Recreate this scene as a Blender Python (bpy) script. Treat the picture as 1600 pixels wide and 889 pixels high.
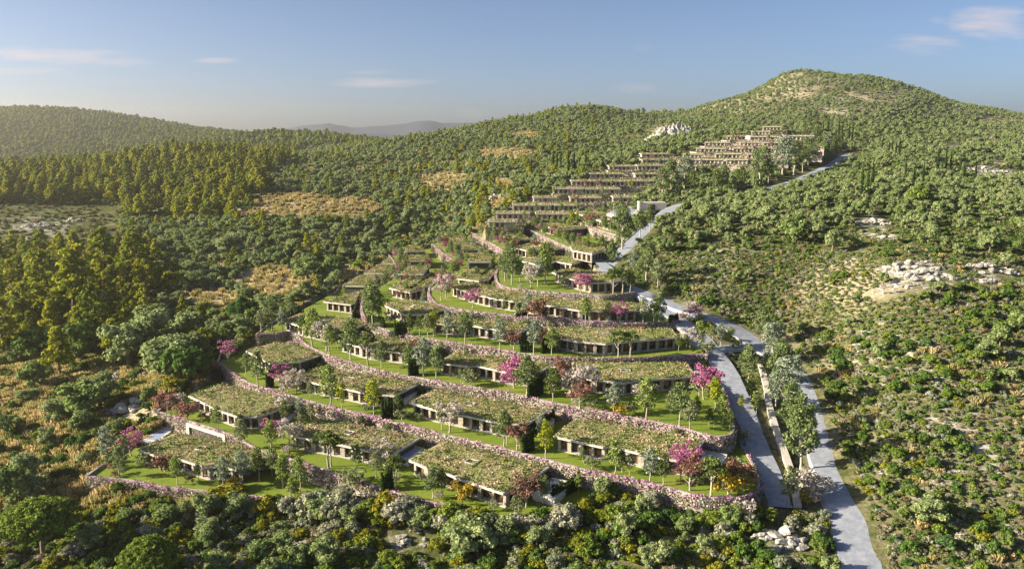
import bpy, math, random
import numpy as np
R = math.radians
random.seed(7)
rng = np.random.default_rng(7)
S = bpy.context.scene
for o in list(bpy.data.objects): bpy.data.objects.remove(o)

# ------------------------------------------------------------------ camera
F = 1256.0; PITCH = math.atan(232.5/F); CZ = 100.0
cp, sp = math.cos(PITCH), math.sin(PITCH)
cam = bpy.data.objects.new('camera', bpy.data.cameras.new('camera'))
S.collection.objects.link(cam); S.camera = cam
cam.location = (0, 0, CZ); cam.rotation_euler = (math.pi/2 - PITCH, 0, 0)
cam.data.sensor_width = 36; cam.data.lens = 36*F/1600
cam.data.clip_start = 1; cam.data.clip_end = 40000

def ray(px, py):
    u = -(py-444.5)/F
    return (px-800)/F, cp+u*sp, -sp+u*cp
def atD(px, py, D):                      # point D metres below the camera
    x, y, z = ray(px, py); t = D/-z
    return np.array((x*t, y*t, CZ-D))
def atY(px, py, Y):                      # point at distance Y
    x, y, z = ray(px, py); t = Y/y
    return np.array((x*t, Y, CZ+z*t))
def proj(X, Y, Z):
    dz = Z-CZ
    d = Y*cp - dz*sp; up = Y*sp + dz*cp
    return 800+F*X/d, 444.5-F*up/d

# ------------------------------------------------------------------ light, world
SUN_EL, SUN_AZ = R(22), R(-96)         # azimuth from +Y, negative = left
sv = (math.sin(SUN_AZ)*math.cos(SUN_EL), math.cos(SUN_AZ)*math.cos(SUN_EL), math.sin(SUN_EL))
sl = bpy.data.lights.new('sun', 'SUN'); so = bpy.data.objects.new('sun', sl); S.collection.objects.link(so)
from mathutils import Vector
so.rotation_euler = Vector(sv).to_track_quat('Z', 'Y').to_euler()
sl.energy = 5.0; sl.angle = R(0.6); sl.color = (1.0, 0.86, 0.63)
S.view_settings.view_transform = 'Standard'; S.view_settings.look = 'None'
S.view_settings.exposure = 1.62; S.view_settings.gamma = 1
W = bpy.data.worlds.new('World'); S.world = W; W.use_nodes = True
nt = W.node_tree; N = nt.nodes; L = nt.links
for n in list(N): N.remove(n)
def mk(tree, typ, **kw):
    n = tree.nodes.new(typ)
    for k, v in kw.items():
        if k == 'inp':
            for a, b in v.items(): n.inputs[a].default_value = b
        else: setattr(n, k, v)
    return n
def mth(tree, op, a, b=None, clamp=False):
    n = tree.nodes.new('ShaderNodeMath'); n.operation = op; n.use_clamp = clamp
    for i, v in enumerate((a, b)):
        if v is None: continue
        if isinstance(v, (int, float)): n.inputs[i].default_value = v
        else: tree.links.new(v, n.inputs[i])
    return n.outputs[0]
sky = mk(nt, 'ShaderNodeTexSky', sky_type='NISHITA', sun_disc=False, sun_elevation=SUN_EL, sun_rotation=SUN_AZ,
         altitude=200, air_density=0.55, dust_density=1.6, ozone_density=2.2)
tc = mk(nt, 'ShaderNodeTexCoord'); sx = mk(nt, 'ShaderNodeSeparateXYZ'); L.new(tc.outputs['Generated'], sx.inputs[0])
ysafe = mth(nt, 'MAXIMUM', sx.outputs['Y'], 0.05)
U = mth(nt, 'DIVIDE', sx.outputs['X'], ysafe); V = mth(nt, 'DIVIDE', sx.outputs['Z'], ysafe)
front = mth(nt, 'GREATER_THAN', sx.outputs['Y'], 0.06)
cmb = mk(nt, 'ShaderNodeCombineXYZ'); L.new(mth(nt, 'MULTIPLY', U, 9.0), cmb.inputs[0]); L.new(mth(nt, 'MULTIPLY', V, 60.0), cmb.inputs[1])
nz = mk(nt, 'ShaderNodeTexNoise', inp={'Scale': 1.0, 'Detail': 5.0, 'Roughness': 0.6}); L.new(cmb.outputs[0], nz.inputs['Vector'])
noi = mth(nt, 'MULTIPLY', mth(nt, 'SUBTRACT', nz.outputs[0], 0.5), 4.2)
tot = None
for px, py, w, h, a in [(90, 88, 135, 13, .75), (190, 96, 60, 8, .5), (30, 111, 70, 6, .6), (338, 95, 36, 5, .6), (598, 129, 80, 9, .55), (578, 113, 46, 5, .45),
                        (1545, 35, 66, 28, .95), (1440, 66, 64, 16, .9), (1465, 32, 16, 7, .25), (1005, 75, 24, 10, .2), (990, 138, 40, 8, .2), (735, 178, 30, 8, .3)]:
    x, y, z = ray(px, py); k = F*y
    du = mth(nt, 'DIVIDE', mth(nt, 'SUBTRACT', U, x/y), w/F); dv = mth(nt, 'DIVIDE', mth(nt, 'SUBTRACT', V, z/y), h/F)
    m = mth(nt, 'SUBTRACT', 1.0, mth(nt, 'ADD', mth(nt, 'MULTIPLY', du, du), mth(nt, 'MULTIPLY', dv, dv)))
    m = mth(nt, 'ADD', m, noi)
    m = mth(nt, 'MULTIPLY', mth(nt, 'MULTIPLY', m, 0.42, True), a*.95)
    m = mth(nt, 'MULTIPLY', m, mth(nt, 'LESS_THAN', mth(nt, 'ABSOLUTE', du), 2.0))
    tot = m if tot is None else mth(nt, 'MAXIMUM', tot, m)
tot = mth(nt, 'MULTIPLY', tot, front)
mix = mk(nt, 'ShaderNodeMix', data_type='RGBA'); L.new(tot, mix.inputs[0]); L.new(sky.outputs[0], mix.inputs[6])
mix.inputs[7].default_value = (6.4, 5.2, 4.7, 1)
bg = mk(nt, 'ShaderNodeBackground', inp={'Strength': 0.053}); L.new(mix.outputs[2], bg.inputs[0])
wo = mk(nt, 'ShaderNodeOutputWorld'); L.new(bg.outputs[0], wo.inputs[0])

# ------------------------------------------------------------------ helpers
COL = S.collection
def link(o, parent=None):
    COL.objects.link(o)
    if parent is not None: o.parent = parent
    return o
def tag(o, label=None, cat=None, group=None, kind=None):
    if label: o['label'] = label
    if cat: o['category'] = cat
    if group: o['group'] = group
    if kind: o['kind'] = kind
    return o
def empty(name, loc, rz=0.0, sc=None):
    o = bpy.data.objects.new(name, None); o.location = loc; o.rotation_euler = (0, 0, rz)
    o.empty_display_size = 0.3
    if sc: o.scale = sc
    return link(o)
class MB:
    """collects vertices and faces, then becomes one mesh"""
    def __init__(s): s.v = []; s.f = []; s.m = []; s.n = 0
    def add(s, verts, faces, mat=0):
        verts = np.asarray(verts, float).reshape(-1, 3); s.v.append(verts)
        for f in faces: s.f.append(tuple(int(i)+s.n for i in f)); s.m.append(mat)
        s.n += len(verts)
    def quads(s, verts, mat=0):          # verts (n,4,3)
        verts = np.asarray(verts, float); n = len(verts)
        s.v.append(verts.reshape(-1, 3))
        ids = (np.arange(n*4)+s.n).reshape(-1, 4).tolist()
        s.f.extend(ids); s.m.extend([mat]*n); s.n += n*4
    def box(s, c, size, rz=0.0, mat=0):
        hx, hy, hz = size[0]/2, size[1]/2, size[2]/2
        P = np.array([(a*hx, b*hy, d*hz) for d in (-1, 1) for a, b in ((-1, -1), (1, -1), (1, 1), (-1, 1))])
        ca, sa = math.cos(rz), math.sin(rz)
        P = np.stack([P[:, 0]*ca-P[:, 1]*sa, P[:, 0]*sa+P[:, 1]*ca, P[:, 2]], 1)+np.array(c)
        s.add(P, [(3, 2, 1, 0), (4, 5, 6, 7), (0, 1, 5, 4), (1, 2, 6, 5), (2, 3, 7, 6), (3, 0, 4, 7)], mat)
    def prism(s, poly, z0, z1, mat=0):
        n = len(poly); P = [(p[0], p[1], z0) for p in poly]+[(p[0], p[1], z1) for p in poly]
        s.add(P, [tuple(range(n))[::-1], tuple(range(n, 2*n))]+[(i, (i+1) % n, n+(i+1) % n, n+i) for i in range(n)], mat)
    def tube(s, pts, rad, seg=6, mat=0):
        pts = np.asarray(pts, float); rings = []
        for i, p in enumerate(pts):
            d = pts[min(i+1, len(pts)-1)]-pts[max(i-1, 0)]; d = d/(np.linalg.norm(d)+1e-9)
            a = np.cross(d, (0, 1, 0.1)); a /= np.linalg.norm(a)+1e-9; b = np.cross(d, a)
            t = np.linspace(0, 2*np.pi, seg, endpoint=False)
            rings.append(p+rad[i]*(np.outer(np.cos(t), a)+np.outer(np.sin(t), b)))
        n = len(pts); P = np.concatenate(rings)
        f = [(i*seg+j, i*seg+(j+1) % seg, (i+1)*seg+(j+1) % seg, (i+1)*seg+j) for i in range(n-1) for j in range(seg)]
        f.append(tuple(range((n-1)*seg, n*seg))); s.add(P, f, mat)
    def mesh(s, name, mats, smooth=False):
        me = bpy.data.meshes.new(name)
        V_ = np.concatenate(s.v) if s.v else np.zeros((0, 3))
        me.from_pydata(V_.tolist(), [], s.f)
        for m in mats: me.materials.append(m)
        me.polygons.foreach_set('material_index', s.m)
        if smooth: me.polygons.foreach_set('use_smooth', [True]*len(s.f))
        me.update(); return me
    def build(s, name, mats, parent=None, smooth=False):
        if not isinstance(mats, (list, tuple)): mats = [mats]
        return link(bpy.data.objects.new(name, s.mesh(name, mats, smooth)), parent)

def catmull(pts, step):
    P = [np.asarray(p, float) for p in pts]; P = [2*P[0]-P[1]]+P+[2*P[-1]-P[-2]]
    out = []
    for i in range(1, len(P)-2):
        a, b, c, d = P[i-1:i+3]; n = max(1, int(np.linalg.norm(c-b)/step))
        for k in range(n):
            t = k/n
            out.append(.5*((2*b)+(c-a)*t+(2*a-5*b+4*c-d)*t*t+(3*b-a-3*c+d)*t**3))
    out.append(P[-2]); return np.array(out)
def poly_resample(pts, step):
    out = []
    for a, b in zip(pts[:-1], pts[1:]):
        a = np.asarray(a, float); b = np.asarray(b, float); n = max(1, int(round(np.linalg.norm(b-a)/step)))
        for k in range(n): out.append(a+(b-a)*k/n)
    out.append(np.asarray(pts[-1], float)); return np.array(out)
def normals_in(pts):
    p = pts[:, :2]; d = np.gradient(p, axis=0); d /= np.linalg.norm(d, axis=1)[:, None]+1e-9
    return np.stack([-d[:, 1], d[:, 0]], 1)
def inside(X, Y, poly):
    r = np.zeros(X.shape, bool); n = len(poly)
    for i in range(n):
        x0, y0 = poly[i][:2]; x1, y1 = poly[(i+1) % n][:2]
        if y0 == y1: continue
        c = ((y0 > Y) != (y1 > Y)) & (X < (x1-x0)*(Y-y0)/(y1-y0)+x0); r ^= c
    return r
def hash2(i, j, s):
    h = np.sin(i*127.1+j*311.7+s*74.7)*43758.5453; return h-np.floor(h)
def vnoise(x, y, s=0):
    i = np.floor(x); j = np.floor(y); fx = x-i; fy = y-j
    fx = fx*fx*(3-2*fx); fy = fy*fy*(3-2*fy)
    return (hash2(i, j, s)*(1-fx)*(1-fy)+hash2(i+1, j, s)*fx*(1-fy)+hash2(i, j+1, s)*(1-fx)*fy+hash2(i+1, j+1, s)*fx*fy)
def fbm(x, y, s=0, o=4):
    r = 0; a = .5
    for k in range(o): r = r+a*vnoise(x*2**k+k*17.3, y*2**k+k*9.1, s+k); a *= .5
    return r/(1-.5**o)

# ------------------------------------------------------------------ materials
def mat_new(name):
    m = bpy.data.materials.new(name); m.use_nodes = True; t = m.node_tree
    for n in list(t.nodes): t.nodes.remove(n)
    return m, t
def ramp(t, fac, stops, interp='LINEAR'):
    r = t.nodes.new('ShaderNodeValToRGB'); r.color_ramp.interpolation = interp
    e = r.color_ramp.elements
    while len(e) < len(stops): e.new(0.5)
    for k, (p, c) in enumerate(stops): e[k].position = p; e[k].color = (*c, 1)
    t.links.new(fac, r.inputs[0]); return r.outputs[0]
def leaf_mat(name, cols, trans=0.36, var=0.5, gloss=0.0):
    """cols: base colours picked per plant; small variation per leaf clump"""
    m, t = mat_new(name)
    oi = mk(t, 'ShaderNodeObjectInfo')
    n = len(cols)
    c = ramp(t, oi.outputs['Random'], [((k+.0)/max(1, n-1) if n > 1 else 0, cc) for k, cc in enumerate(cols)]) if n > 1 else None
    at = mk(t, 'ShaderNodeAttribute', attribute_name='tint')
    hsv = mk(t, 'ShaderNodeHueSaturation')
    if c is not None: t.links.new(c, hsv.inputs['Color'])
    else: hsv.inputs['Color'].default_value = (*cols[0], 1)
    t.links.new(mth(t, 'ADD', mth(t, 'MULTIPLY', at.outputs['Fac'], var*2), 1-var), hsv.inputs['Value'])
    t.links.new(mth(t, 'ADD', mth(t, 'MULTIPLY', at.outputs['Fac'], -0.05), 0.525), hsv.inputs['Hue'])
    d = mk(t, 'ShaderNodeBsdfDiffuse'); tr = mk(t, 'ShaderNodeBsdfTranslucent'); mx = mk(t, 'ShaderNodeMixShader', inp={0: trans})
    t.links.new(hsv.outputs[0], d.inputs[0]); t.links.new(hsv.outputs[0], tr.inputs[0])
    t.links.new(d.outputs[0], mx.inputs[1]); t.links.new(tr.outputs[0], mx.inputs[2])
    o = mk(t, 'ShaderNodeOutputMaterial'); t.links.new(mx.outputs[0], o.inputs[0]); return m
def noise_mat(name, stops, scale=1.0, detail=6, rough=0.9, bump=0.3, scale2=None, spec=0.2, stretch=None, bdist=0.1):
    m, t = mat_new(name)
    g = mk(t, 'ShaderNodeNewGeometry'); src = g.outputs['Position']
    if stretch:
        mp = mk(t, 'ShaderNodeMapping'); mp.inputs['Scale'].default_value = stretch; t.links.new(src, mp.inputs[0]); src = mp.outputs[0]
    n1 = mk(t, 'ShaderNodeTexNoise', inp={'Scale': scale, 'Detail': detail, 'Roughness': .65}); t.links.new(src, n1.inputs['Vector'])
    fac = n1.outputs[0]
    if scale2:
        n2 = mk(t, 'ShaderNodeTexNoise', inp={'Scale': scale2, 'Detail': 3.0}); t.links.new(src, n2.inputs['Vector'])
        fac = mth(t, 'ADD', mth(t, 'MULTIPLY', fac, .5), mth(t, 'MULTIPLY', n2.outputs[0], .5))
    c = ramp(t, fac, stops)
    p = mk(t, 'ShaderNodeBsdfPrincipled', inp={'Roughness': rough, 'Specular IOR Level': spec}); t.links.new(c, p.inputs['Base Color'])
    if bump:
        b = mk(t, 'ShaderNodeBump', inp={'Strength': bump, 'Distance': bdist}); t.links.new(fac, b.inputs['Height']); t.links.new(b.outputs[0], p.inputs['Normal'])
    o = mk(t, 'ShaderNodeOutputMaterial'); t.links.new(p.outputs[0], o.inputs[0]); return m
def plain(name, col, rough=.6, spec=.3, metal=0, var=.12, sc=1.5):
    return noise_mat(name, [(0.3, tuple(c*(1-var) for c in col)), (0.7, tuple(c*(1+var) for c in col))], sc, 4, rough, 0.0, None, spec)

M = {}
M['bark'] = noise_mat('bark', [(.3, (.10, .075, .055)), (.7, (.24, .19, .15))], 3, 4)
M['palebark'] = noise_mat('pale_bark', [(.3, (.26, .23, .19)), (.7, (.46, .42, .36))], 3, 4)
M['pine'] = leaf_mat('pine_needles', [(0.146, 0.198, 0.023), (0.258, 0.288, 0.031), (0.344, 0.361, 0.036), (0.163, 0.235, 0.042)])
M['farpine'] = leaf_mat('far_pine_needles', [(0.101, 0.161, 0.036), (0.168, 0.227, 0.043), (0.236, 0.286, 0.051)])
M['olive'] = leaf_mat('olive_leaves', [(0.211, 0.273, 0.114), (0.272, 0.330, 0.153), (0.160, 0.236, 0.070), (0.309, 0.358, 0.178)])
M['green'] = leaf_mat('green_shrub_leaves', [(0.086, 0.161, 0.037), (0.134, 0.211, 0.040), (0.193, 0.246, 0.045), (0.094, 0.168, 0.066)])
M['dark'] = leaf_mat('dark_shrub_leaves', [(0.063, 0.126, 0.034), (0.099, 0.177, 0.042), (0.140, 0.202, 0.042)])
M['broom'] = leaf_mat('yellow_shrub_leaves', [(.21, .23, .025), (.16, .20, .025), (.27, .26, .03)])
M['grey'] = leaf_mat('grey_shrub_leaves', [(0.289, 0.312, 0.200), (0.370, 0.370, 0.284), (0.208, 0.266, 0.179), (0.312, 0.254, 0.179)])
M['heath'] = leaf_mat('heath_leaves', [(0.190, 0.210, 0.080), (0.228, 0.231, 0.140), (0.133, 0.189, 0.050), (0.266, 0.273, 0.170), (0.218, 0.168, 0.100), (0.162, 0.221, 0.080)])
M['drygrass'] = leaf_mat('dry_grass_blades', [(.50, .40, .19), (.40, .34, .15), (.30, .30, .10), (.54, .44, .25)])
M['cypress'] = leaf_mat('cypress_leaves', [(.028, .052, .016), (.040, .068, .020)], trans=.15)
M['lime'] = leaf_mat('lime_leaves', [(0.229, 0.300, 0.084)]); M['gtree'] = leaf_mat('garden_leaves', [(0.174, 0.234, 0.094)])
M['mid'] = leaf_mat('mid_leaves', [(0.127, 0.174, 0.051)]); M['yellow'] = leaf_mat('yellow_leaves', [(.30, .35, .03)])
M['gold'] = leaf_mat('gold_leaves', [(.38, .30, .04)])
M['judas'] = leaf_mat('pink_blossom', [(.42, .16, .29)], var=.7); M['blossom'] = leaf_mat('white_blossom', [(.46, .42, .38)])
M['red'] = leaf_mat('red_leaves', [(.24, .15, .10), (.30, .16, .13)], var=.7); M['gol'] = leaf_mat('garden_olive_leaves', [(0.228, 0.265, 0.137)])
M['silver'] = leaf_mat('silver_leaves', [(0.242, 0.297, 0.210)])
M['magenta'] = leaf_mat('magenta_flowers', [(.42, .19, .38)], trans=.2); M['cream'] = leaf_mat('cream_flowers', [(.56, .50, .45)], trans=.2)
M['ivy'] = leaf_mat('creeper_leaves', [(.15, .18, .08)], trans=.2); M['rosy'] = leaf_mat('rosy_flowers', [(.50, .36, .40)], trans=.2)
M['hillb'] = leaf_mat('hill_bush_leaves', [(0.041, 0.068, 0.018), (0.063, 0.089, 0.020), (0.090, 0.116, 0.025), (0.054, 0.089, 0.027)])
M['turf'] = leaf_mat('roof_tan_grass', [(.42, .35, .22)], trans=.2); M['turf2'] = leaf_mat('roof_green_grass', [(.20, .24, .08)], trans=.2)
M['lawn'] = noise_mat('lawn', [(.32, (.08, .14, .016)), (.5, (.14, .20, .02)), (.68, (.25, .25, .05))], .12, 10, .95, .5, 3.5)
M['road'] = noise_mat('pale_gravel_road', [(.34, (.17, .195, .25)), (.5, (.27, .30, .37)), (.66, (.42, .44, .49))], .5, 8, .9, .5, 7.0)
M['stone'] = noise_mat('stone_wall', [(.28, (.19, .165, .16)), (.5, (.32, .285, .275)), (.72, (.44, .40, .37))], .9, 8, .9, .5, 2.6)
M['concrete'] = plain('pale_concrete', (.46, .44, .41), .7)
M['warm'] = plain('warm_plaster', (.46, .39, .33), .8)
M['pier'] = noise_mat('pier_stone', [(.3, (.20, .18, .16)), (.7, (.44, .40, .35))], 1.6, 6, .9, .4)
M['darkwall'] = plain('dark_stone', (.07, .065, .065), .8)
M['soil'] = noise_mat('roof_soil', [(.3, (.13, .17, .05)), (.5, (.24, .24, .11)), (.7, (.38, .32, .19))], .5, 8, .95, .6, 2.2)
M['paving'] = plain('pale_paving', (.58, .58, .58), .5, .4, var=.06)
M['rock'] = noise_mat('limestone', [(.34, (.13, .13, .13)), (.48, (.33, .32, .30)), (.66, (.52, .50, .46))], .35, 10, .95, .9, 1.4, bdist=.5)
M['frame'] = plain('dark_frame', (.035, .035, .04), .4, .5)
def glass_mat():
    m, t = mat_new('window_glass')
    g = mk(t, 'ShaderNodeNewGeometry'); n = mk(t, 'ShaderNodeTexNoise', inp={'Scale': .7, 'Detail': 3.0}); t.links.new(g.outputs['Position'], n.inputs['Vector'])
    c = ramp(t, n.outputs[0], [(.35, (.02, .018, .016)), (.5, (.16, .095, .05)), (.68, (.30, .22, .15))])
    p = mk(t, 'ShaderNodeBsdfPrincipled', inp={'Roughness': .12, 'Specular IOR Level': .5}); t.links.new(c, p.inputs['Base Color'])
    o = mk(t, 'ShaderNodeOutputMaterial'); t.links.new(p.outputs[0], o.inputs[0]); return m
M['glass'] = glass_mat()
def water_mat():
    m, t = mat_new('pool_water')
    g = mk(t, 'ShaderNodeNewGeometry'); n = mk(t, 'ShaderNodeTexNoise', inp={'Scale': 2.0, 'Detail': 3.0}); t.links.new(g.outputs['Position'], n.inputs['Vector'])
    b = mk(t, 'ShaderNodeBump', inp={'Strength': .15, 'Distance': .03}); t.links.new(n.outputs[0], b.inputs['Height'])
    p = mk(t, 'ShaderNodeBsdfPrincipled', inp={'Roughness': .28, 'Base Color': (.30, .38, .58, 1)}); t.links.new(b.outputs[0], p.inputs['Normal'])
    o = mk(t, 'ShaderNodeOutputMaterial'); t.links.new(p.outputs[0], o.inputs[0]); return m
M['water'] = water_mat()
def ground_mat():
    m, t = mat_new('hillside_ground')
    g = mk(t, 'ShaderNodeNewGeometry'); pos = g.outputs['Position']
    def nz_(s, d=6, r=.6):
        n = mk(t, 'ShaderNodeTexNoise', inp={'Scale': s, 'Detail': d, 'Roughness': r}); t.links.new(pos, n.inputs['Vector']); return n.outputs[0]
    a, b, c = nz_(.05, 8, .7), nz_(.8, 6, .7), nz_(.18, 8, .75)
    green = ramp(t, b, [(.3, (.045, .06, .02)), (.5, (.085, .10, .035)), (.7, (.17, .15, .08))])
    dry = ramp(t, b, [(.3, (.19, .17, .11)), (.5, (.33, .29, .20)), (.72, (.46, .41, .30))])
    rock = ramp(t, c, [(.35, (.24, .22, .19)), (.5, (.44, .42, .38)), (.65, (.60, .58, .54))])
    ad = mk(t, 'ShaderNodeAttribute', attribute_name='dry'); ar = mk(t, 'ShaderNodeAttribute', attribute_name='rocky')
    f1 = mth(t, 'ADD', mth(t, 'MULTIPLY', mth(t, 'SUBTRACT', a, .52), 2.2), ad.outputs['Fac'], True)
    m1 = mk(t, 'ShaderNodeMix', data_type='RGBA'); t.links.new(f1, m1.inputs[0]); t.links.new(green, m1.inputs[6]); t.links.new(dry, m1.inputs[7])
    f2 = mth(t, 'MULTIPLY', mth(t, 'ADD', mth(t, 'MULTIPLY', mth(t, 'SUBTRACT', c, .56), 6.0), mth(t, 'SUBTRACT', mth(t, 'MULTIPLY', ar.outputs['Fac'], 2.0), .8)), 1.0, True)
    m2 = mk(t, 'ShaderNodeMix', data_type='RGBA'); t.links.new(f2, m2.inputs[0]); t.links.new(m1.outputs[2], m2.inputs[6]); t.links.new(rock, m2.inputs[7])
    bp = mk(t, 'ShaderNodeBump', inp={'Strength': .7, 'Distance': .5}); t.links.new(mth(t, 'ADD', b, c), bp.inputs['Height'])
    p = mk(t, 'ShaderNodeBsdfDiffuse'); t.links.new(m2.outputs[2], p.inputs[0]); t.links.new(bp.outputs[0], p.inputs['Normal'])
    o = mk(t, 'ShaderNodeOutputMaterial'); t.links.new(p.outputs[0], o.inputs[0]); return m
M['ground'] = ground_mat()

# ------------------------------------------------------------------ terraces laid out along the contour lines
TD = [83, 78.5, 74, 69.5, 65, 60.5, 56, 51.5, 47]
TPX = [
 [(165, 727), (137, 744), (200, 751), (260, 762), (340, 770), (430, 780), (510, 790), (570, 800)],
 [(247, 644), (300, 660), (360, 680), (403, 703), (450, 717), (530, 742), (608, 768), (720, 797), (800, 812), (880, 812), (905, 790)],
 [(340, 567), (385, 597), (420, 608), (500, 632), (600, 656), (720, 686), (820, 710), (920, 736), (1000, 753), (1040, 762), (1090, 775), (1140, 779), (1180, 771), (1187, 752), (1178, 728), (1165, 705)],
 [(400, 524), (432, 521), (458, 520), (480, 540), (520, 558), (560, 570), (600, 581), (660, 592), (720, 603), (800, 616), (860, 629), (920, 640), (1000, 655), (1060, 668), (1112, 682), (1140, 680), (1148, 668), (1140, 645), (1130, 606)],
 [(605, 395), (618, 415), (610, 435), (575, 455), (565, 477), (570, 497), (587, 510), (625, 522), (675, 531), (740, 540), (800, 550), (860, 559), (920, 561), (1020, 559), (1090, 554), (1106, 555)],
 [(675, 381), (692, 396), (712, 412), (700, 430), (675, 445), (670, 458), (675, 468), (687, 477), (725, 485), (800, 493), (850, 497), (925, 504), (1000, 505), (1062, 502)],
 [(739, 365), (762, 378), (787, 393), (785, 410), (776, 425), (775, 434), (780, 444), (800, 451), (850, 456), (912, 460), (950, 462), (992, 457)],
 [(821, 357), (850, 370), (887, 387), (905, 398), (925, 408)],
 [(895, 344), (920, 354), (960, 367), (975, 370)]]
RCL = [(57, 205), (57, 232), (54, 262), (44, 288), (33, 328), (40, 345), (55, 375), (60, 400)]
BCL = {5: [(-20, 475), (-42, 462)], 6: [(-16, 470)], 7: [(10, 462)], 8: [(40, 452)]}
TC, TP, TZ = [], [], []
for k, (D, pts) in enumerate(zip(TD, TPX)):
    c = catmull([atD(px, py, D)[:2] for px, py in pts], 1.5)
    TC.append(c); TZ.append(CZ-D)
    ye = c[-1][1]
    TP.append([tuple(p) for p in c]+[p for p in RCL if p[1] > ye+3]+BCL.get(k, [(-20, 475), (-66, 462)]))
# upper village rows: (roof-line pixel y, left px, right px)
UR = [(346, 765, 812), (334, 777, 890), (321, 803, 925), (308, 835, 985), (295, 866, 1000), (283, 894, 1015), (271, 925, 1045), (259, 953, 1075),
      (249, 1004, 1180), (240, 1003, 1205), (231, 1085, 1250), (222, 1096, 1252), (213, 1127, 1246), (206, 1163, 1204), (199, 1179, 1204)]
ROWS = []
for i, (py, xl, xr) in enumerate(UR):
    Y = 440+22*i; a = atY(xl, py, Y); b = atY(xr, py, Y)
    ROWS.append((Y, a[0]-2, b[0]+2, a[2]-3.7))      # facade Y, x0, x1, lawn z
XB = 108.0
def bend(x, i): return -0.3*np.maximum(0, np.asarray(x)-XB-3*(i-8))*(i >= 7)     # the right ends of the upper rows swing forward

# ------------------------------------------------------------------ terrain surface
CD = [(0, 889, 88), (200, 889, 87), (400, 889, 87), (600, 889, 86), (800, 889, 84), (1000, 889, 81.5), (1200, 889, 80), (1375, 889, 79), (1600, 889, 78),
      (-200, 889, 88), (1850, 889, 77),
      (0, 800, 88), (130, 790, 87.6), (340, 805, 87.4), (500, 825, 85), (720, 835, 83), (860, 830, 80.5), (960, 805, 79), (1040, 803, 78.6), (1150, 812, 78.4), (1213, 790, 77.5), (1345, 830, 78), (1600, 790, 74),
      (0, 700, 88), (100, 700, 86), (0, 600, 86), (0, 520, 82), (0, 450, 76), (0, 400, 70), (0, 360, 62), (-250, 600, 86), (-250, 450, 76), (-300, 360, 62),
      (200, 680, 83.5), (160, 640, 82.5), (220, 600, 80.5), (200, 560, 81), (200, 520, 79), (200, 450, 74), (200, 400, 69), (200, 350, 62), (250, 640, 79.2), (285, 605, 78.6), (320, 570, 75.5),
      (340, 545, 74.6), (370, 530, 72), (410, 500, 70.2), (350, 480, 74.5), (400, 450, 72), (400, 400, 66), (400, 350, 58), (450, 480, 69.9), (490, 450, 69.8), (520, 425, 69.6), (560, 398, 67), (600, 375, 64), (660, 362, 62), (700, 355, 60),
      (560, 350, 57.5), (700, 330, 54), (740, 340, 53), (1350, 880, 79), (1295, 720, 75), (1264, 630, 71), (1222, 560, 67), (1170, 522, 63.5), (1110, 497, 60), (1000, 452, 56), (945, 428, 54), (980, 390, 48), (1020, 350, 43),
      (1195, 745, 75.8), (1172, 680, 73), (1150, 615, 70.3), (1128, 572, 67.5), (1085, 518, 62.5), (1035, 480, 58.8),
      (1380, 790, 76), (1600, 700, 69.5), (1380, 700, 71), (1600, 600, 63), (1380, 600, 65.5), (1300, 550, 64), (1600, 500, 54), (1380, 500, 55), (1250, 450, 54), (1600, 420, 46), (1380, 420, 46), (1150, 420, 50), (1100, 380, 45), (1250, 350, 38.5), (1380, 350, 38), (1600, 350, 39),
      (1900, 790, 72), (1900, 600, 62), (1900, 420, 45), (1900, 350, 39)]
CY = [(1060, 325, 440), (1180, 300, 500), (1250, 280, 570), (1300, 256, 640), (1326, 240, 715), (1380, 300, 445), (1380, 260, 580), (1400, 230, 700), (1400, 205, 870),
      (1600, 300, 480), (1600, 250, 660), (1600, 215, 900), (1500, 270, 560), (1500, 300, 460),
      (1250, 195, 900), (1250, 165, 1080), (1245, 112, 1350), (1210, 124, 1350), (1300, 119, 1350), (1360, 124, 1350), (1400, 165, 1080), (1430, 141, 1350), (1500, 167, 1350), (1560, 176, 1350), (1600, 184, 1350), (1700, 196, 1350), (1900, 205, 1350), (1180, 142, 1330), (1110, 166, 1300), (1050, 190, 1270), (1150, 190, 960), (1500, 195, 1000),
      (1040, 205, 850), (980, 176, 1290), (1010, 185, 1290), (930, 167, 1290), (890, 169, 1280), (850, 180, 1250), (920, 196, 1080), (800, 192, 1200), (750, 201, 1150), (700, 210, 1120), (640, 218, 1080), (600, 226, 1060),
      (900, 218, 900), (900, 250, 720), (850, 215, 950), (800, 245, 760), (800, 262, 690), (800, 300, 570), (850, 280, 610), (700, 245, 850), (700, 265, 750), (700, 300, 640), (1000, 225, 820), (960, 240, 740), (1080, 213, 800), (1200, 205, 820),
      (560, 300, 650), (560, 260, 810), (560, 237, 1000), (400, 300, 650), (400, 272, 780), (400, 251, 900), (290, 243, 900), (200, 300, 680), (200, 258, 850), (0, 300, 680), (0, 272, 850), (-300, 300, 680), (-300, 272, 850), (480, 246, 950),
      (400, 266, 1200), (290, 268, 1200), (200, 278, 1200), (0, 286, 1200), (-300, 286, 1200), (480, 246, 1250), (400, 216, 1750), (470, 216, 1750), (540, 221, 1650), (600, 228, 1550), (300, 232, 1700),
      (0, 172, 2800), (100, 175, 2800), (200, 187, 2700), (300, 203, 2600), (370, 212, 2500), (450, 222, 2300), (-300, 168, 2800), (0, 222, 2000), (150, 228, 2000), (250, 232, 1900), (-300, 222, 2000)]
ctl = []
for px, py, D in CD: p = atD(px, py, D); ctl.append((p[0], p[1], D))
for px, py, Y in CY: p = atY(px, py, Y); ctl.append((p[0], Y, CZ-p[2]))
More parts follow.
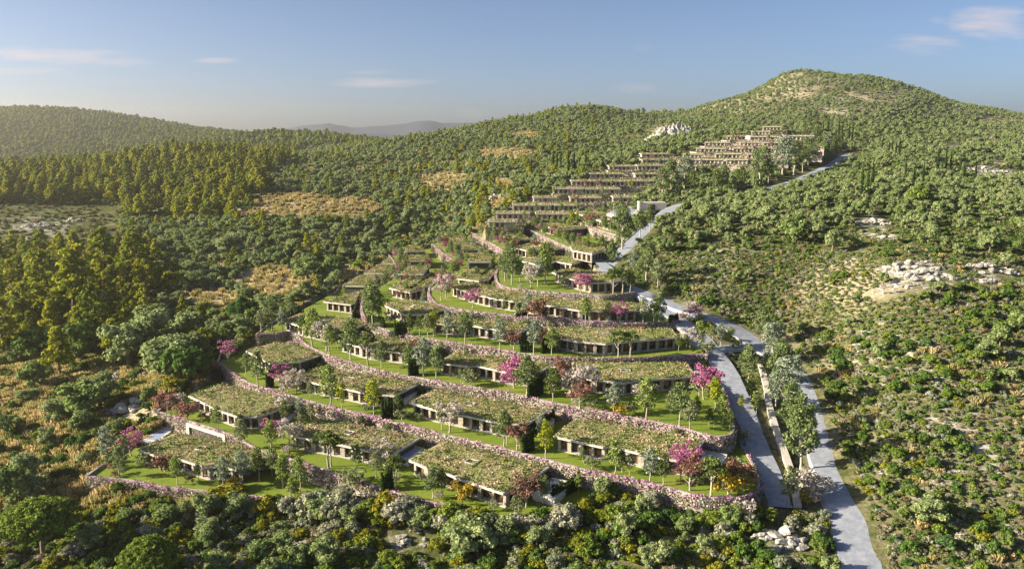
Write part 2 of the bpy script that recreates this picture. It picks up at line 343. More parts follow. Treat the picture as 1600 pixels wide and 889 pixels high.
for k in range(9):
    for p in TC[k][6:-4:16]: ctl.append((p[0], p[1], TD[k]+2.6))
for Y, x0, x1, z in ROWS:
    for x in (x0, x1): ctl.append((x, Y+3, CZ-z+.6))
    ctl.append((.5*(x0+x1), Y+3, CZ-z+2))
for t_ in (-1.2, -.6, -.3, 0, .3, .6, 1.2):
    for Y, D in ((1900, 40 if t_ > -.25 else None), (2600, 70 if t_ > -.3 else None), (4000, 90), (7000, 95), (12000, 95), (60, 95), (100, 90)):
        if D is not None: ctl.append((t_*Y, Y, D))
ctl = np.array(ctl)
def feat(x, y): return np.stack([x/y*2.2, np.log(y)*1.3], -1)
Fc = feat(ctl[:, 0], ctl[:, 1]); q = ctl[:, 2]/ctl[:, 1]
def kern(r2): return np.where(r2 > 1e-12, r2*np.log(np.maximum(r2, 1e-12)), 0)
n = len(ctl); d2 = ((Fc[:, None]-Fc[None])**2).sum(-1)
A = np.zeros((n+3, n+3)); A[:n, :n] = kern(d2)+np.eye(n)*2e-5; A[:n, n] = 1; A[:n, n+1:] = Fc; A[n, :n] = 1; A[n+1:, :n] = Fc.T
wts = np.linalg.solve(A, np.concatenate([q, [0, 0, 0]]))
def base_z(x, y):
    x = np.asarray(x, float); y = np.asarray(y, float); sh = x.shape; x = x.ravel(); y = y.ravel()
    f = feat(x, y); out = np.empty(len(x))
    for s in range(0, len(x), 20000):
        g = f[s:s+20000]; k = kern(((g[:, None]-Fc[None])**2).sum(-1))
        out[s:s+20000] = k@wts[:n]+wts[n]+g@wts[n+1:]
    return (CZ-out*y).reshape(sh)

# roads, as centre lines (px, py, D)
ROADS = [('main_road', 7.5, [(1362, 940, 80.5), (1348, 889, 79), (1332, 830, 78), (1312, 770, 76.5), (1292, 715, 74.6), (1274, 660, 72.2), (1260, 610, 70), (1246, 583, 68.6), (1222, 560, 66.9), (1192, 541, 65.2), (1150, 514, 62.3), (1075, 484, 58.8), (1005, 455, 56.2), (958, 437, 54.5), (946, 425, 53.6), (960, 405, 50.5), (985, 385, 47.5), (1008, 362, 44.5), (1030, 342, 42), (1060, 325, 40)]),
         ('service_road', 6.6, [(1213, 792, 77.6), (1205, 762, 76.5), (1195, 735, 75.6), (1172, 680, 73), (1150, 615, 70.3), (1126, 566, 67), (1085, 518, 62.5), (1035, 480, 58.8), (1003, 458, 56.8)]),
         ('link_road', 7.0, [(1225, 545, 66.3), (1180, 541, 65.9), (1120, 545, 65.6), (1070, 547, 65.4)])]
up = [atY(px, py, Y) for px, py, Y in [(1060, 325, 440), (1120, 311, 470), (1180, 300, 500), (1250, 280, 570), (1280, 266, 605), (1300, 256, 640), (1326, 240, 715)]]
RL = []
for i, (nm, w, pts) in enumerate(ROADS):
    P = [atD(*p)[:2] for p in pts]
    if i == 0: P += [p[:2] for p in up[1:]]
    c = catmull(P, 2.0); RL.append((nm, w, c))
def seg_dist(X, Y, c):
    d = np.full(X.shape, 1e9)
    for a, b in zip(c[:-1:2], c[2::2]):
        ab = b-a; L2 = ab@ab+1e-9
        t = np.clip(((X-a[0])*ab[0]+(Y-a[1])*ab[1])/L2, 0, 1)
        d = np.minimum(d, np.hypot(X-a[0]-t*ab[0], Y-a[1]-t*ab[1]))
    return d

NT, NS = 620, 560
tt = np.linspace(-1.25, 1.25, NT); ls = np.concatenate([np.linspace(math.log(60), math.log(1500), 440), np.linspace(math.log(1500), math.log(6600), 121)[1:]])
TT, LS = np.meshgrid(tt, ls); GY = np.exp(LS); GX = TT*GY
GZ = base_z(GX, GY)
amp = np.clip(GY/900, .35, 3.0)
GZ += (fbm(GX/22, GY/22, 3, 4)-.5)*amp*2.2*np.clip((GY-120)/200, .3, 1)
GZ += (fbm(GX/4.5, GY/4.5, 5, 3)-.5)*0.9*(GY < 900)
GZ += np.where(GY > 600, (fbm(GX/130, GY/130, 8, 4)-.5)*np.clip((GY-600)/700, 0, 1)*16, 0)
GB = base_z(GX, GY)
near = (GY < 860) & (np.abs(GX) < 420) & (GX > -60)
rd = np.full(GX.shape, 1e9)
xs, ys = GX[near], GY[near]; dn = np.full(xs.shape, 1e9)
for nm, w, c in RL: dn = np.minimum(dn, seg_dist(xs, ys, c)-w/2)
rd[near] = dn
bl = np.clip((rd-1.5)/9, 0, 1); bl = bl*bl*(3-2*bl)
GZ = (GB-.35)*(1-bl)+GZ*bl
cap = np.full(GX.shape, 1e9)
for k in range(9):
    ins = inside(GX, GY, TP[k]); cap[ins] = TZ[k]-.8
for ri, (Y, x0, x1, z) in enumerate(ROWS):
    Yb = Y+bend(GX, ri); ins = (GX > x0-1) & (GX < x1+1) & (GY > Yb-7.5) & (GY < Yb+17); cap[ins] = np.minimum(np.where(cap[ins] > 1e8, 1e9, cap[ins]+60), z-.8)
PV = atD(985, 334, 42.3)
pv_ = (np.abs(GX-PV[0]-4) < 24) & (np.abs(GY-PV[1]-2) < 20); cap[pv_] = np.minimum(cap[pv_], CZ-44.2)
GZ = np.minimum(GZ, cap)
def ground(x, y):
    x = np.asarray(x, float); y = np.asarray(y, float)
    u = (x/y-tt[0])/(tt[1]-tt[0]); v = np.interp(np.log(y), ls, np.arange(NS))
    u = np.clip(u, 0, NT-1.001); v = np.clip(v, 0, NS-1.001); i = u.astype(int); j = v.astype(int); fu = u-i; fv = v-j
    return GZ[j, i]*(1-fu)*(1-fv)+GZ[j, i+1]*fu*(1-fv)+GZ[j+1, i]*(1-fu)*fv+GZ[j+1, i+1]*fu*fv
def ground1(x, y): return float(ground(np.array([x]), np.array([y]))[0])
def pick(px, py):
    """first hit of the pixel's ray on the ground"""
    x, y, z = ray(px, py); Ys = np.exp(np.linspace(math.log(110), math.log(4000), 1500))
    X = Ys*x/y; Z = CZ+Ys*z/y; g = ground(X, Ys); h = np.where(Z < g)[0]
    i = h[0] if len(h) else len(Ys)-1
    return np.array((X[i], Ys[i], g[i]))
GPX, GPY = proj(GX, GY, GZ)
def blobs(lst, X, Y):
    m = np.zeros(X.shape)
    for px, py, rx, ry in lst: m = np.maximum(m, np.clip(1.6-1.3*np.hypot((X-px)/rx, (Y-py)/ry), 0, 1))
    return m
DRY = [(1260, 125, 60, 14), (1340, 150, 40, 8), (430, 445, 75, 30), (450, 325, 110, 26), (540, 330, 70, 22), (700, 283, 45, 14), (790, 240, 60, 8), (680, 290, 40, 12), (330, 470, 60, 20), (290, 600, 60, 22), (240, 640, 50, 18), (90, 690, 90, 24),
       (1215, 135, 60, 26), (1150, 165, 50, 14), (1330, 175, 50, 8), (1590, 215, 60, 10), (1590, 180, 60, 16), (820, 213, 26, 8), (1080, 168, 60, 10), (1300, 125, 40, 10), (560, 430, 40, 20), (780, 290, 30, 10), (770, 318, 35, 12), (1230, 205, 60, 6), (1400, 150, 60, 12), (1320, 445, 80, 30), (1500, 250, 100, 10)]
ROCKY = [(60, 360, 90, 34), (1440, 425, 100, 30), (1560, 420, 60, 35), (1360, 355, 40, 26), (1540, 268, 80, 16), (1040, 203, 34, 16), (1110, 205, 20, 8), (200, 645, 45, 25), (365, 505, 35, 16), (640, 845, 60, 22), (450, 850, 40, 20), (1220, 840, 60, 22),
         (1330, 400, 60, 25), (1480, 230, 60, 10), (800, 302, 30, 12), (1300, 165, 60, 30), (1520, 165, 60, 20), (1430, 560, 200, 80), (1120, 420, 70, 60), (980, 232, 30, 10), (1500, 700, 150, 120), (960, 130, 30, 40)]
dry = blobs(DRY, GPX, GPY)*1.3+.12+np.where((GPX > 1050) & (GPY < 200), .12, 0); dry[GY > 1700] = .1; dry += .30*((GPX > 250) & (GPX < 950) & (GPY > 250) & (GPY < 520)); dry += .22*((GPX > 1010) & (GPY > 395) & (GY < 420))
rocky = blobs(ROCKY, GPX, GPY)*.70*(GY < 1500)
me = bpy.data.meshes.new('ground')
V_ = np.stack([GX, GY, GZ], -1).reshape(-1, 3)
idx = np.arange(NT*NS).reshape(NS, NT)
Fq = np.stack([idx[:-1, :-1], idx[:-1, 1:], idx[1:, 1:], idx[1:, :-1]], -1).reshape(-1, 4)
me.vertices.add(len(V_)); me.vertices.foreach_set('co', V_.ravel()); me.loops.add(Fq.size); me.loops.foreach_set('vertex_index', Fq.ravel())
me.polygons.add(len(Fq)); me.polygons.foreach_set('loop_start', np.arange(0, Fq.size, 4)); me.polygons.foreach_set('loop_total', np.full(len(Fq), 4))
me.polygons.foreach_set('use_smooth', np.ones(len(Fq), bool)); me.update()
for nm, arr in (('dry', dry), ('rocky', rocky)):
    a = me.attributes.new(nm, 'FLOAT', 'POINT'); a.data.foreach_set('value', arr.ravel().astype(np.float32))
me.materials.append(M['ground']); me.validate()
tag(link(bpy.data.objects.new('ground', me)), kind='structure')

# roads
for i, (nm, w, c) in enumerate(RL):
    c = c[::1]; nn = normals_in(c); b = MB(); n_ = len(c); rows = []
    for off, dz in ((-w/2-.5, -1.0), (-w/2, 0), (-w/6, .04), (w/6, .04), (w/2, 0), (w/2+.5, -1.0)):
        wob = (fbm(c[:, 0]/3+off, c[:, 1]/3, 2, 2)-.5)*.5*(abs(off) > w/3)
        p = c+nn*(off+wob)[:, None]; rows.append(np.column_stack([p, base_z(c[:, 0], c[:, 1])+dz+.012*i]))
    Vv = np.concatenate(rows); f = [(r*n_+j, r*n_+j+1, (r+1)*n_+j+1, (r+1)*n_+j) for r in range(5) for j in range(n_-1)]
    b.add(Vv, f); tag(b.build(nm, M['road'], smooth=False), kind='structure')

# far mountains
def ridge(name, prof, Y, depth, col):
    pts = [atY(px, py, Y) for px, py in prof]; b = MB(); c = poly_resample(pts, 60)
    c[:, 2] += (fbm(c[:, 0]/260, c[:, 0]*0, 4, 4)-.5)*45
    n_ = len(c); rows = []
    for k in range(9):
        u = k/8; rows.append(np.column_stack([c[:, 0], c[:, 1]-depth*(1-u), 0+(c[:, 2])*(u**1.3)+(fbm(c[:, 0]/300, np.full(n_, u*6), 9, 3)-.5)*90*u*(1-u)]))
    rows.append(np.column_stack([c[:, 0], c[:, 1]+depth, c[:, 2]*0]))
    f = [(r*n_+j, r*n_+j+1, (r+1)*n_+j+1, (r+1)*n_+j) for r in range(9) for j in range(n_-1)]
    b.add(np.concatenate(rows), f); tag(b.build(name, M[col], smooth=True), kind='structure')
M['mount'] = plain('bare_mountain', (.06, .08, .12), .9, .1)
ridge('mountains', [(300, 222), (420, 208), (480, 197), (515, 194), (550, 200), (600, 196), (650, 190), (670, 188), (690, 193), (740, 195), (830, 208), (950, 212)], 6000, 700, 'mount')
ridge('low_hills', [(440, 216), (530, 211), (565, 206), (590, 209), (640, 212), (720, 211), (800, 216)], 4600, 500, 'mount')

# haze
hz = MB(); hz.box((0, 3300, 150), (16000, 6900, 330)); hm, t = mat_new('haze')
pv = mk(t, 'ShaderNodeVolumePrincipled', inp={'Color': (1.0, .94, .86, 1), 'Density': 0.0001, 'Anisotropy': .66})
oo = mk(t, 'ShaderNodeOutputMaterial'); t.links.new(pv.outputs[0], oo.inputs['Volume'])
tag(hz.build('haze', hm), kind='stuff')

# ------------------------------------------------------------------ lawns, retaining walls and their creepers
def cards(C, Nrm, size, rg, asp=1.0):
    """one small leaf-clump quad at each centre; size per card"""
    n_ = len(C); Nrm = Nrm/(np.linalg.norm(Nrm, axis=1)[:, None]+1e-9)
    r = rg.normal(size=(n_, 3)); a = np.cross(Nrm, r); a /= np.linalg.norm(a, axis=1)[:, None]+1e-9; b_ = np.cross(Nrm, a)
    s = (np.asarray(size)*rg.uniform(.6, 1.35, n_))[:, None]*.5
    a = a*s; b_ = b_*s*asp
    bend = Nrm*s*.35
    return np.stack([C-a-b_-bend, C+a-b_*.6+bend*.5, C+a*.8+b_-bend, C-a*.7+b_+bend], 1)
def tint(me, rg):
    """random value per card (4 vertices), so leaf clumps differ a little in colour"""
    n_ = len(me.vertices); a = me.attributes.new('tint', 'FLOAT', 'POINT')
    a.data.foreach_set('value', np.repeat(rg.uniform(0, 1, n_//4+1), 4)[:n_].astype(np.float32))
names = ['lowest and leftmost', 'second', 'third, long sweeping', 'fourth, longest curving', 'fifth, U-shaped', 'sixth', 'seventh', 'eighth', 'ninth']
for k in range(9):
    b = MB(); poly = TP[k]; b.add([(p[0], p[1], TZ[k]) for p in poly], [tuple(range(len(poly)))])
    tag(b.build('lawn', M['lawn']), kind='structure')
    c = TC[k]; nn = normals_in(c); n_ = len(c); b = MB(); zt = TZ[k]+.28; zb = TZ[k]-(6.0 if k > 1 else 7.5)
    hh = (fbm(c[:, 0]/2, c[:, 1]/2, 3, 2)-.5)*.12
    prof = [(-.12, None), (-.05, zt), (.42, zt), (.45, TZ[k]-.6)]
    rows = []
    for off, z in prof:
        p = c+nn*off; zz = np.full(n_, zb if z is None else z)+(hh if z == zt else 0); rows.append(np.column_stack([p, zz]))
    f = [(r*n_+j, r*n_+j+1, (r+1)*n_+j+1, (r+1)*n_+j) for r in range(3) for j in range(n_-1)]
    b.add(np.concatenate(rows), f)
    tag(b.build('retaining_wall', M['stone']), 'stone retaining wall holding up the %s terrace from the bottom' % names[k].replace(', ', ' ') if k else 'stone retaining wall under the lowest lawn at the far left', 'wall', 'curved terrace retaining walls')
    # creeper with pink and cream flowers
    seg = np.linalg.norm(np.diff(c, axis=0), axis=1); cum = np.concatenate([[0], np.cumsum(seg)]); Ln = cum[-1]
    m = int(Ln*(54 if k < 6 else 36)); s = rng.uniform(0, Ln, m)
    x = np.interp(s, cum, c[:, 0]); y = np.interp(s, cum, c[:, 1]); nx = np.interp(s, cum, nn[:, 0]); ny = np.interp(s, cum, nn[:, 1])
    hang = vnoise(s/1.7, s*0, 31+k)*.75+vnoise(s/9, s*0, 57+k)*.6         # how far down the plants reach
    dep = rng.beta(1.1, 1.5, m)*4.9
    keep = dep < (1.5+hang*4.2); dep = np.where(keep, dep, rng.uniform(-.35, .5, m))
    off = -.22-rng.uniform(0, .35, m)-np.where(dep < .4, rng.uniform(-.7, .15, m), 0)
    C = np.column_stack([x+nx*off, y+ny*off, zt-dep+.1]); Nn = np.column_stack([-nx, -ny, np.full(m, .5)])+rng.normal(size=(m, 3))*.55
    qd = cards(C, Nn, np.where(dep < .5, .30, .31), rng)
    u = rng.uniform(size=m); patch = vnoise(s/4, s*0, 77+k); patch2 = vnoise(s/16, s*0, 91+k)
    mt = np.where(dep < .5, np.where(u < .34+.3*patch, 0, np.where(u < .72, 2, 3)), np.where(u < .02+.22*patch*patch2, 0, np.where(u < .28, 1, np.where(u < .50, 3, 2))))
    if k <= 1: mt = np.where((mt == 1) & (rng.uniform(size=m) < .3), 2, mt)
    b = MB()
    for mm in range(4):
        sel = mt == mm
        b.quads(qd[sel], mm)
    ob = b.build('flowering_creeper', [M['magenta'], M['cream'], M['ivy'], M['rosy']]); tint(ob.data, rng)
    tag(ob, 'pink and cream flowering creeper hanging over the %s retaining wall from the bottom' % names[k].replace(', ', ' '), 'creeper', 'flowering creepers on the terrace walls')

# ------------------------------------------------------------------ plants: meshes
def ico(r, c, sq=(1, 1, 1)):
    t_ = (1+5**.5)/2; v = np.array([(-1, t_, 0), (1, t_, 0), (-1, -t_, 0), (1, -t_, 0), (0, -1, t_), (0, 1, t_), (0, -1, -t_), (0, 1, -t_), (t_, 0, -1), (t_, 0, 1), (-t_, 0, -1), (-t_, 0, 1)], float)
    v /= np.linalg.norm(v[0]); f = [(0, 11, 5), (0, 5, 1), (0, 1, 7), (0, 7, 10), (0, 10, 11), (1, 5, 9), (5, 11, 4), (11, 10, 2), (10, 7, 6), (7, 1, 8), (3, 9, 4), (3, 4, 2), (3, 2, 6), (3, 6, 8), (3, 8, 9), (4, 9, 5), (2, 4, 11), (6, 2, 10), (8, 6, 7), (9, 8, 1)]
    return v*r*np.array(sq)+np.array(c), f
def canopy(bl, per, size, rg, core=.55, out=.75, squash=.8):
    """bl: blobs (x,y,z,r); leaf cards over and through each blob"""
    b = MB(); Q = []
    for (x, y, z, r) in bl:
        k = max(6, int(per*r*r)); d = rg.normal(size=(k, 3)); d /= np.linalg.norm(d, axis=1)[:, None]
        d[:, 2] = np.where(d[:, 2] < -.35, -d[:, 2], d[:, 2])
        rr = r*rg.uniform(.62, 1.12, k)[:, None]; C = np.array((x, y, z))+d*rr*np.array((1, 1, squash))
        Q.append(cards(C, d*out+rg.normal(size=(k, 3))*(1-out)*1.1+(0, 0, .15), size, rg))
    b.quads(np.concatenate(Q))
    if core:
        for (x, y, z, r) in bl:
            v, f = ico(r*core, (x, y, z), (1, 1, squash)); b.add(v, f)
    return b
def mesh_of(b, name, mats, rg):
    me = b.mesh(name, mats); tint(me, rg); return me
def trunk(h, r, rg, limbs=5, top=.7, spread=.45, fork=.45, lean=.04):
    b = MB(); z = np.linspace(0, h*top, 6); dx = np.cumsum(rg.normal(size=6)*lean*h*.3); dy = np.cumsum(rg.normal(size=6)*lean*h*.3); dx[0] = dy[0] = 0
    P = np.column_stack([dx, dy, z-.15]); b.tube(P, np.linspace(r, r*.4, 6))
    for k in range(limbs):
        a = k*2.4+rg.uniform(0, 1); zz = h*(fork+(top-fork)*k/max(1, limbs)); s0 = np.array((np.interp(zz, z, dx), np.interp(zz, z, dy), zz-.15))
        e = s0+np.array((math.cos(a)*spread*h, math.sin(a)*spread*h, h*.22)); mid = (s0+e)/2+np.array((0, 0, -.02*h))
        b.tube([s0, mid, e], [r*.45, r*.3, r*.12], 5)
    return b
PL = {}        # kind -> list of (trunk mesh or None, crown mesh, merged mesh)
def reg(kind, name_t, tb, cb, lm, bark, rg):
    tm = tb.mesh(kind+'_trunk', [bark], True) if tb else None
    cm = mesh_of(cb, kind+'_crown', [lm], rg)
    mb = MB()
    for vv in cb.v: mb.v.append(vv)
    mb.f = list(cb.f); mb.m = list(cb.m); mb.n = cb.n
    if tb: mb.add(np.concatenate(tb.v), tb.f, 1)
    mm = mesh_of(mb, kind, [lm, bark], rg); PL.setdefault(kind, []).append((tm, cm, mm))
def pine_bl(h, rg, wide=.26, low=.3, nb=30, rs=.105):
    bl = []
    for k in range(nb):
        u = (k+.5)/nb; z = h*(low+(1-low-.06)*u); R_ = h*wide*(1-u**2.2)**.75*rg.uniform(.35, 1.05); a = k*2.399+rg.uniform(-.5, .5)
        bl.append((R_*math.cos(a), R_*math.sin(a), z, h*rs*rg.uniform(.75, 1.3)*(1-.4*u)))
    return bl
for s in range(4):
    rg = np.random.default_rng(100+s); h = 10
    bl = pine_bl(h, rg, [.25, .22, .29, .24][s], [.22, .3, .25, .18][s], 24, .118); reg('pine_tree', 'trunk', trunk(h, .24, rg, 7, .9, .2, .3), canopy(bl, 40, .40, rg, .72, .86, .7), M['pine'], M['bark'], rg)
    rg = np.random.default_rng(140+s); bl = [(rg.normal()*1.1, rg.normal()*1.1, 3.0+rg.uniform(-.8, 4.4), rg.uniform(1.3, 2.1)) for k in range(9)]
    reg('far_pine', 'trunk', trunk(h, .2, rg, 0, .6), canopy(bl, 16, .8, rg, .8, .88, .85), M['farpine'], M['bark'], rg)
for s in range(5):
    rg = np.random.default_rng(200+s); bl = [(0, 0, 3.2, 1.35)]
    for k in range(13):
        a = k*2.4+rg.uniform(0, .6); R_ = rg.uniform(.8, 1.9); bl.append((R_*math.cos(a), R_*math.sin(a), 2.9+rg.uniform(-1.3, 1.2)-(R_-.8)*.5, rg.uniform(.65, 1.1)))
    reg('olive_tree', 'trunk', trunk(4.2, .28, rg, 4, .6, .3), canopy(bl, 66, .29, rg, .78, .85, .9), M['olive'], M['bark'], rg)
def shrub_bl(rg, nb=7, sp=.55, r0=.32, hz_=.45):
    bl = [(0, 0, hz_, r0*1.35)]
    for k in range(nb):
        a = k*2.4+rg.uniform(0, .7); R_ = sp*rg.uniform(.5, 1.1); bl.append((R_*math.cos(a), R_*math.sin(a), hz_*rg.uniform(.45, 1.15)*(1.15-R_*.6), r0*rg.uniform(.7, 1.25)))
    return bl
for kind, mt, per, sz, sq, seed in [('green_shrub', 'green', 170, .17, .85, 300), ('dark_shrub', 'dark', 170, .17, .85, 320), ('yellow_shrub', 'broom', 170, .16, .95, 340), ('grey_shrub', 'grey', 190, .14, .9, 360), ('heath_cushion', 'heath', 150, .17, .7, 380), ('hill_bush', 'hillb', 70, .3, .85, 400)]:
    for s in range(4):
        rg = np.random.default_rng(seed+s); reg(kind, None, None, canopy(shrub_bl(rg, 7 if kind != 'hill_bush' else 4), per, sz, rg, .78, .82, sq), M[mt], M['bark'], rg)
for kind, mt, sz, seed in [('green_bush', 'green', .25, 700), ('dark_bush', 'dark', .25, 710), ('yellow_bush', 'broom', .24, 720), ('grey_bush', 'grey', .22, 730)]:
    for s in range(4):
        rg = np.random.default_rng(seed+s); bl = [(0, 0, 1.3, .95)]
        for k in range(20):
            a = k*2.4+rg.uniform(0, .5); R_ = 1.65*math.sqrt((k+.5)/20)*rg.uniform(.7, 1.1); bl.append((R_*math.cos(a), R_*math.sin(a), 1.75*(1-(R_/2.1)**2)*rg.uniform(.7, 1.2)+.35, rg.uniform(.42, .75)))
        reg(kind, None, None, canopy(bl, 80, sz, rg, .75, .82, .95), M[mt], M['bark'], rg)
for s in range(3):
    rg = np.random.default_rng(420+s); b = MB(); k = 110
    a = rg.uniform(0, 6.28, k); r = np.sqrt(rg.uniform(0, 1, k))*.55; h = rg.uniform(.5, 1.1, k); w = .035+rg.uniform(0, .03, k)
    x = r*np.cos(a); y = r*np.sin(a); lx = rg.normal(size=k)*.18+x*.3; ly = rg.normal(size=k)*.18+y*.3; t2 = rg.uniform(0, 3.14, k)
    dx = np.cos(t2)*w; dy = np.sin(t2)*w; z0 = np.full(k, -.05)
    Q = np.stack([np.column_stack([x-dx*1.6, y-dy*1.6, z0]), np.column_stack([x+dx*1.6, y+dy*1.6, z0]), np.column_stack([x+lx+dx, y+ly+dy, h]), np.column_stack([x+lx-dx, y+ly-dy, h])], 1)
    b.quads(Q); reg('dry_grass', None, None, b, M['drygrass'], M['bark'], rg)
for s in range(3):
    rg = np.random.default_rng(440+s); bl = []
    for k in range(22):
        u = k/21; rr = .62*math.sin(math.pi*min(1, (u*.86+.12)))**.7*(1-.35*u); bl.append((rg.normal()*.1, rg.normal()*.1, .5+10.6*u, max(.16, rr)))
    reg('cypress', 'trunk', trunk(3, .14, rg, 0, .6), canopy(bl, 170, .30, rg, .75, .85, 1.3), M['cypress'], M['bark'], rg)
# stone (umbrella) pine
rg = np.random.default_rng(460); bl = []
for k in range(60):
    a = k*2.399; u = math.sqrt((k+.5)/60); bl.append((5.2*u*math.cos(a), 5.2*u*math.sin(a), 8.3-2.6*u*u+rg.uniform(-.3, .3), rg.uniform(.75, 1.15)))
for k in range(16):
    a = k*2.399; bl.append((3.9*math.cos(a), 3.9*math.sin(a), 5.0+rg.uniform(-.5, .3), .9))
reg('stone_pine', 'trunk', trunk(7.5, .38, rg, 7, .8, .4, .35), canopy(bl, 75, .33, rg, .75, .75, .8), M['green'], M['bark'], rg)
# garden trees (height about 6)
GT = {}
def gt(kind, mt, form, seed, bark='palebark', n_var=2):
    for s in range(n_var):
        rg = np.random.default_rng(seed+s)
        if form == 'round':
            bl = [(0, 0, 3.9, .8)]
            for k in range(22):
                u = (k+.5)/22; zz = 1.9+3.9*u; ra = 1.45*math.sin(math.pi*(.18+.80*u))**.8*rg.uniform(.35, 1.05); bl.append((math.cos(k*2.4)*ra, math.sin(k*2.4)*ra, zz, rg.uniform(.38, .68)))
            tb = trunk(4.6, .13, rg, 6, .85, .2, .45); cb = canopy(bl, 85, .26, rg, .3, .6, 1)
        elif form == 'umb':
            bl = [(math.cos(k*2.4)*.40*k**.5+(.5 if k % 2 else -.3), math.sin(k*2.4)*.36*k**.5, 4.6-.03*k+rg.uniform(-.7, .6), rg.uniform(.38, .7)) for k in range(16)]
            tb = trunk(4.6, .16, rg, 6, .95, .24, .4, .07); cb = canopy(bl, 100, .24, rg, .6, .7, .75)
        elif form == 'low':
            bl = [(math.cos(k*2.4)*.36*k**.5, math.sin(k*2.4)*.36*k**.5, 1.2+rg.uniform(-.5, .8), rg.uniform(.4, .65)) for k in range(14)]
            tb = trunk(1.6, .09, rg, 5, .8, .4, .2); cb = canopy(bl, 95, .22, rg, .35, .65, .9)
        else:   # spreading blossom
            bl = [(math.cos(k*2.4)*.45*k**.5, math.sin(k*2.4)*.45*k**.5, 3.3+rg.uniform(-1.2, 1.4), rg.uniform(.45, .75)) for k in range(20)]
            tb = trunk(3.8, .15, rg, 7, .8, .3, .25, .06); cb = canopy(bl, 110, .22, rg, .3, .6, .9)
        tm = tb.mesh(kind+'_trunk', [M[bark]], True); GT.setdefault(kind, []).append((tm, mesh_of(cb, kind+'_crown', [M[mt]], rg)))
gt('green_tree', 'gtree', 'round', 500); gt('lime_tree', 'lime', 'round', 510); gt('yellow_tree', 'yellow', 'round', 520); gt('dark_tree', 'mid', 'round', 530)
gt('olive', 'gol', 'round', 540); gt('umbrella_tree', 'mid', 'umb', 550); gt('judas_tree', 'judas', 'spread', 560); gt('almond_tree', 'blossom', 'spread', 570)
gt('red_tree', 'red', 'spread', 580); gt('low_green', 'gol', 'low', 590); gt('low_red', 'red', 'low', 600); gt('low_yellow', 'gold', 'low', 610); gt('low_white', 'blossom', 'low', 620); gt('silver_tree', 'silver', 'round', 630)
# big plane-like trees along the road
for s in range(3):
    rg = np.random.default_rng(650+s); bl = [(0, 0, 7.2, 1.6)]+[(math.cos(k*2.4)*rg.uniform(.8, 2.7), math.sin(k*2.4)*rg.uniform(.8, 2.7), rg.uniform(3.2, 10.6), rg.uniform(.7, 1.25)) for k in range(34)]
    bl = [(x*(1.15-abs(z-6)/9), y*(1.15-abs(z-6)/9), z, r) for x, y, z, r in bl]
    tb = trunk(9, .28, rg, 9, .9, .24, .3, .04)
    GT.setdefault('plane_tree', []).append((tb.mesh('plane_trunk', [M['palebark']], True), mesh_of(canopy(bl, 60, .34, rg, .3, .6, .9), 'plane_crown', [M['gtree'] if s != 1 else M['silver']], rg)))

GNAME = {'green_tree': ('garden_tree', 'fresh green leafy tree', 'tree'), 'lime_tree': ('lime_leaf_tree', 'light lime-green leafy tree', 'tree'), 'yellow_tree': ('yellow_leaf_tree', 'bright yellow-green tree', 'tree'),
         'dark_tree': ('dark_leaf_tree', 'deep green leafy tree', 'tree'), 'olive': ('olive_tree', 'grey-green olive-like tree', 'tree'), 'umbrella_tree': ('umbrella_tree', 'flat-topped umbrella tree', 'tree'),
         'judas_tree': ('blossom_tree', 'magenta-pink blossoming tree', 'tree'), 'almond_tree': ('blossom_tree', 'white blossoming tree', 'tree'), 'red_tree': ('red_leaf_tree', 'reddish-leaved round tree', 'tree'),
         'low_green': ('garden_shrub', 'low grey-green shrub', 'shrub'), 'low_red': ('garden_shrub', 'low reddish shrub', 'shrub'), 'low_yellow': ('garden_shrub', 'small golden-yellow shrub', 'shrub'),
         'low_white': ('garden_shrub', 'low whitish flowering shrub', 'shrub'), 'silver_tree': ('silver_leaf_tree', 'pale silvery tree', 'tree'), 'plane_tree': ('roadside_tree', 'tall airy pale-green tree', 'tree')}
PEND = []       # (object, look, place phrase, category, px)
def place_tree(kind, P, h, where, seed=0):
    nm, look, cat = GNAME[kind]; tm, cm = GT[kind][seed % len(GT[kind])]
    base = {'plane_tree': 11.5, 'low_green': 2.3, 'low_red': 2.3, 'low_yellow': 2.3, 'low_white': 2.3, 'umbrella_tree': 5.5, 'judas_tree': 6.1, 'almond_tree': 5.2, 'red_tree': 5.2}.get(kind, 6.1)
    s = h/base; r = empty(nm, (float(P[0]), float(P[1]), float(P[2])), random.uniform(0, 6.28), (s*random.uniform(.9, 1.1), s*random.uniform(.9, 1.1), s))
    link(bpy.data.objects.new('trunk', tm), r); link(bpy.data.objects.new('crown', cm), r)
    PEND.append((r, look, where, cat, float(proj(P[0], P[1], P[2])[0]))); return r
TNAME = ['lowest left terrace', 'second terrace', 'long third terrace', 'wide fourth terrace', 'fifth terrace', 'sixth terrace', 'seventh terrace', 'eighth terrace', 'top large terrace']
K = dict(g='green_tree', l='lime_tree', y='yellow_tree', d='dark_tree', o='olive', u='umbrella_tree', j='judas_tree', a='almond_tree', r='red_tree', s='low_green', e='low_red', n='low_yellow', w='low_white', v='silver_tree')
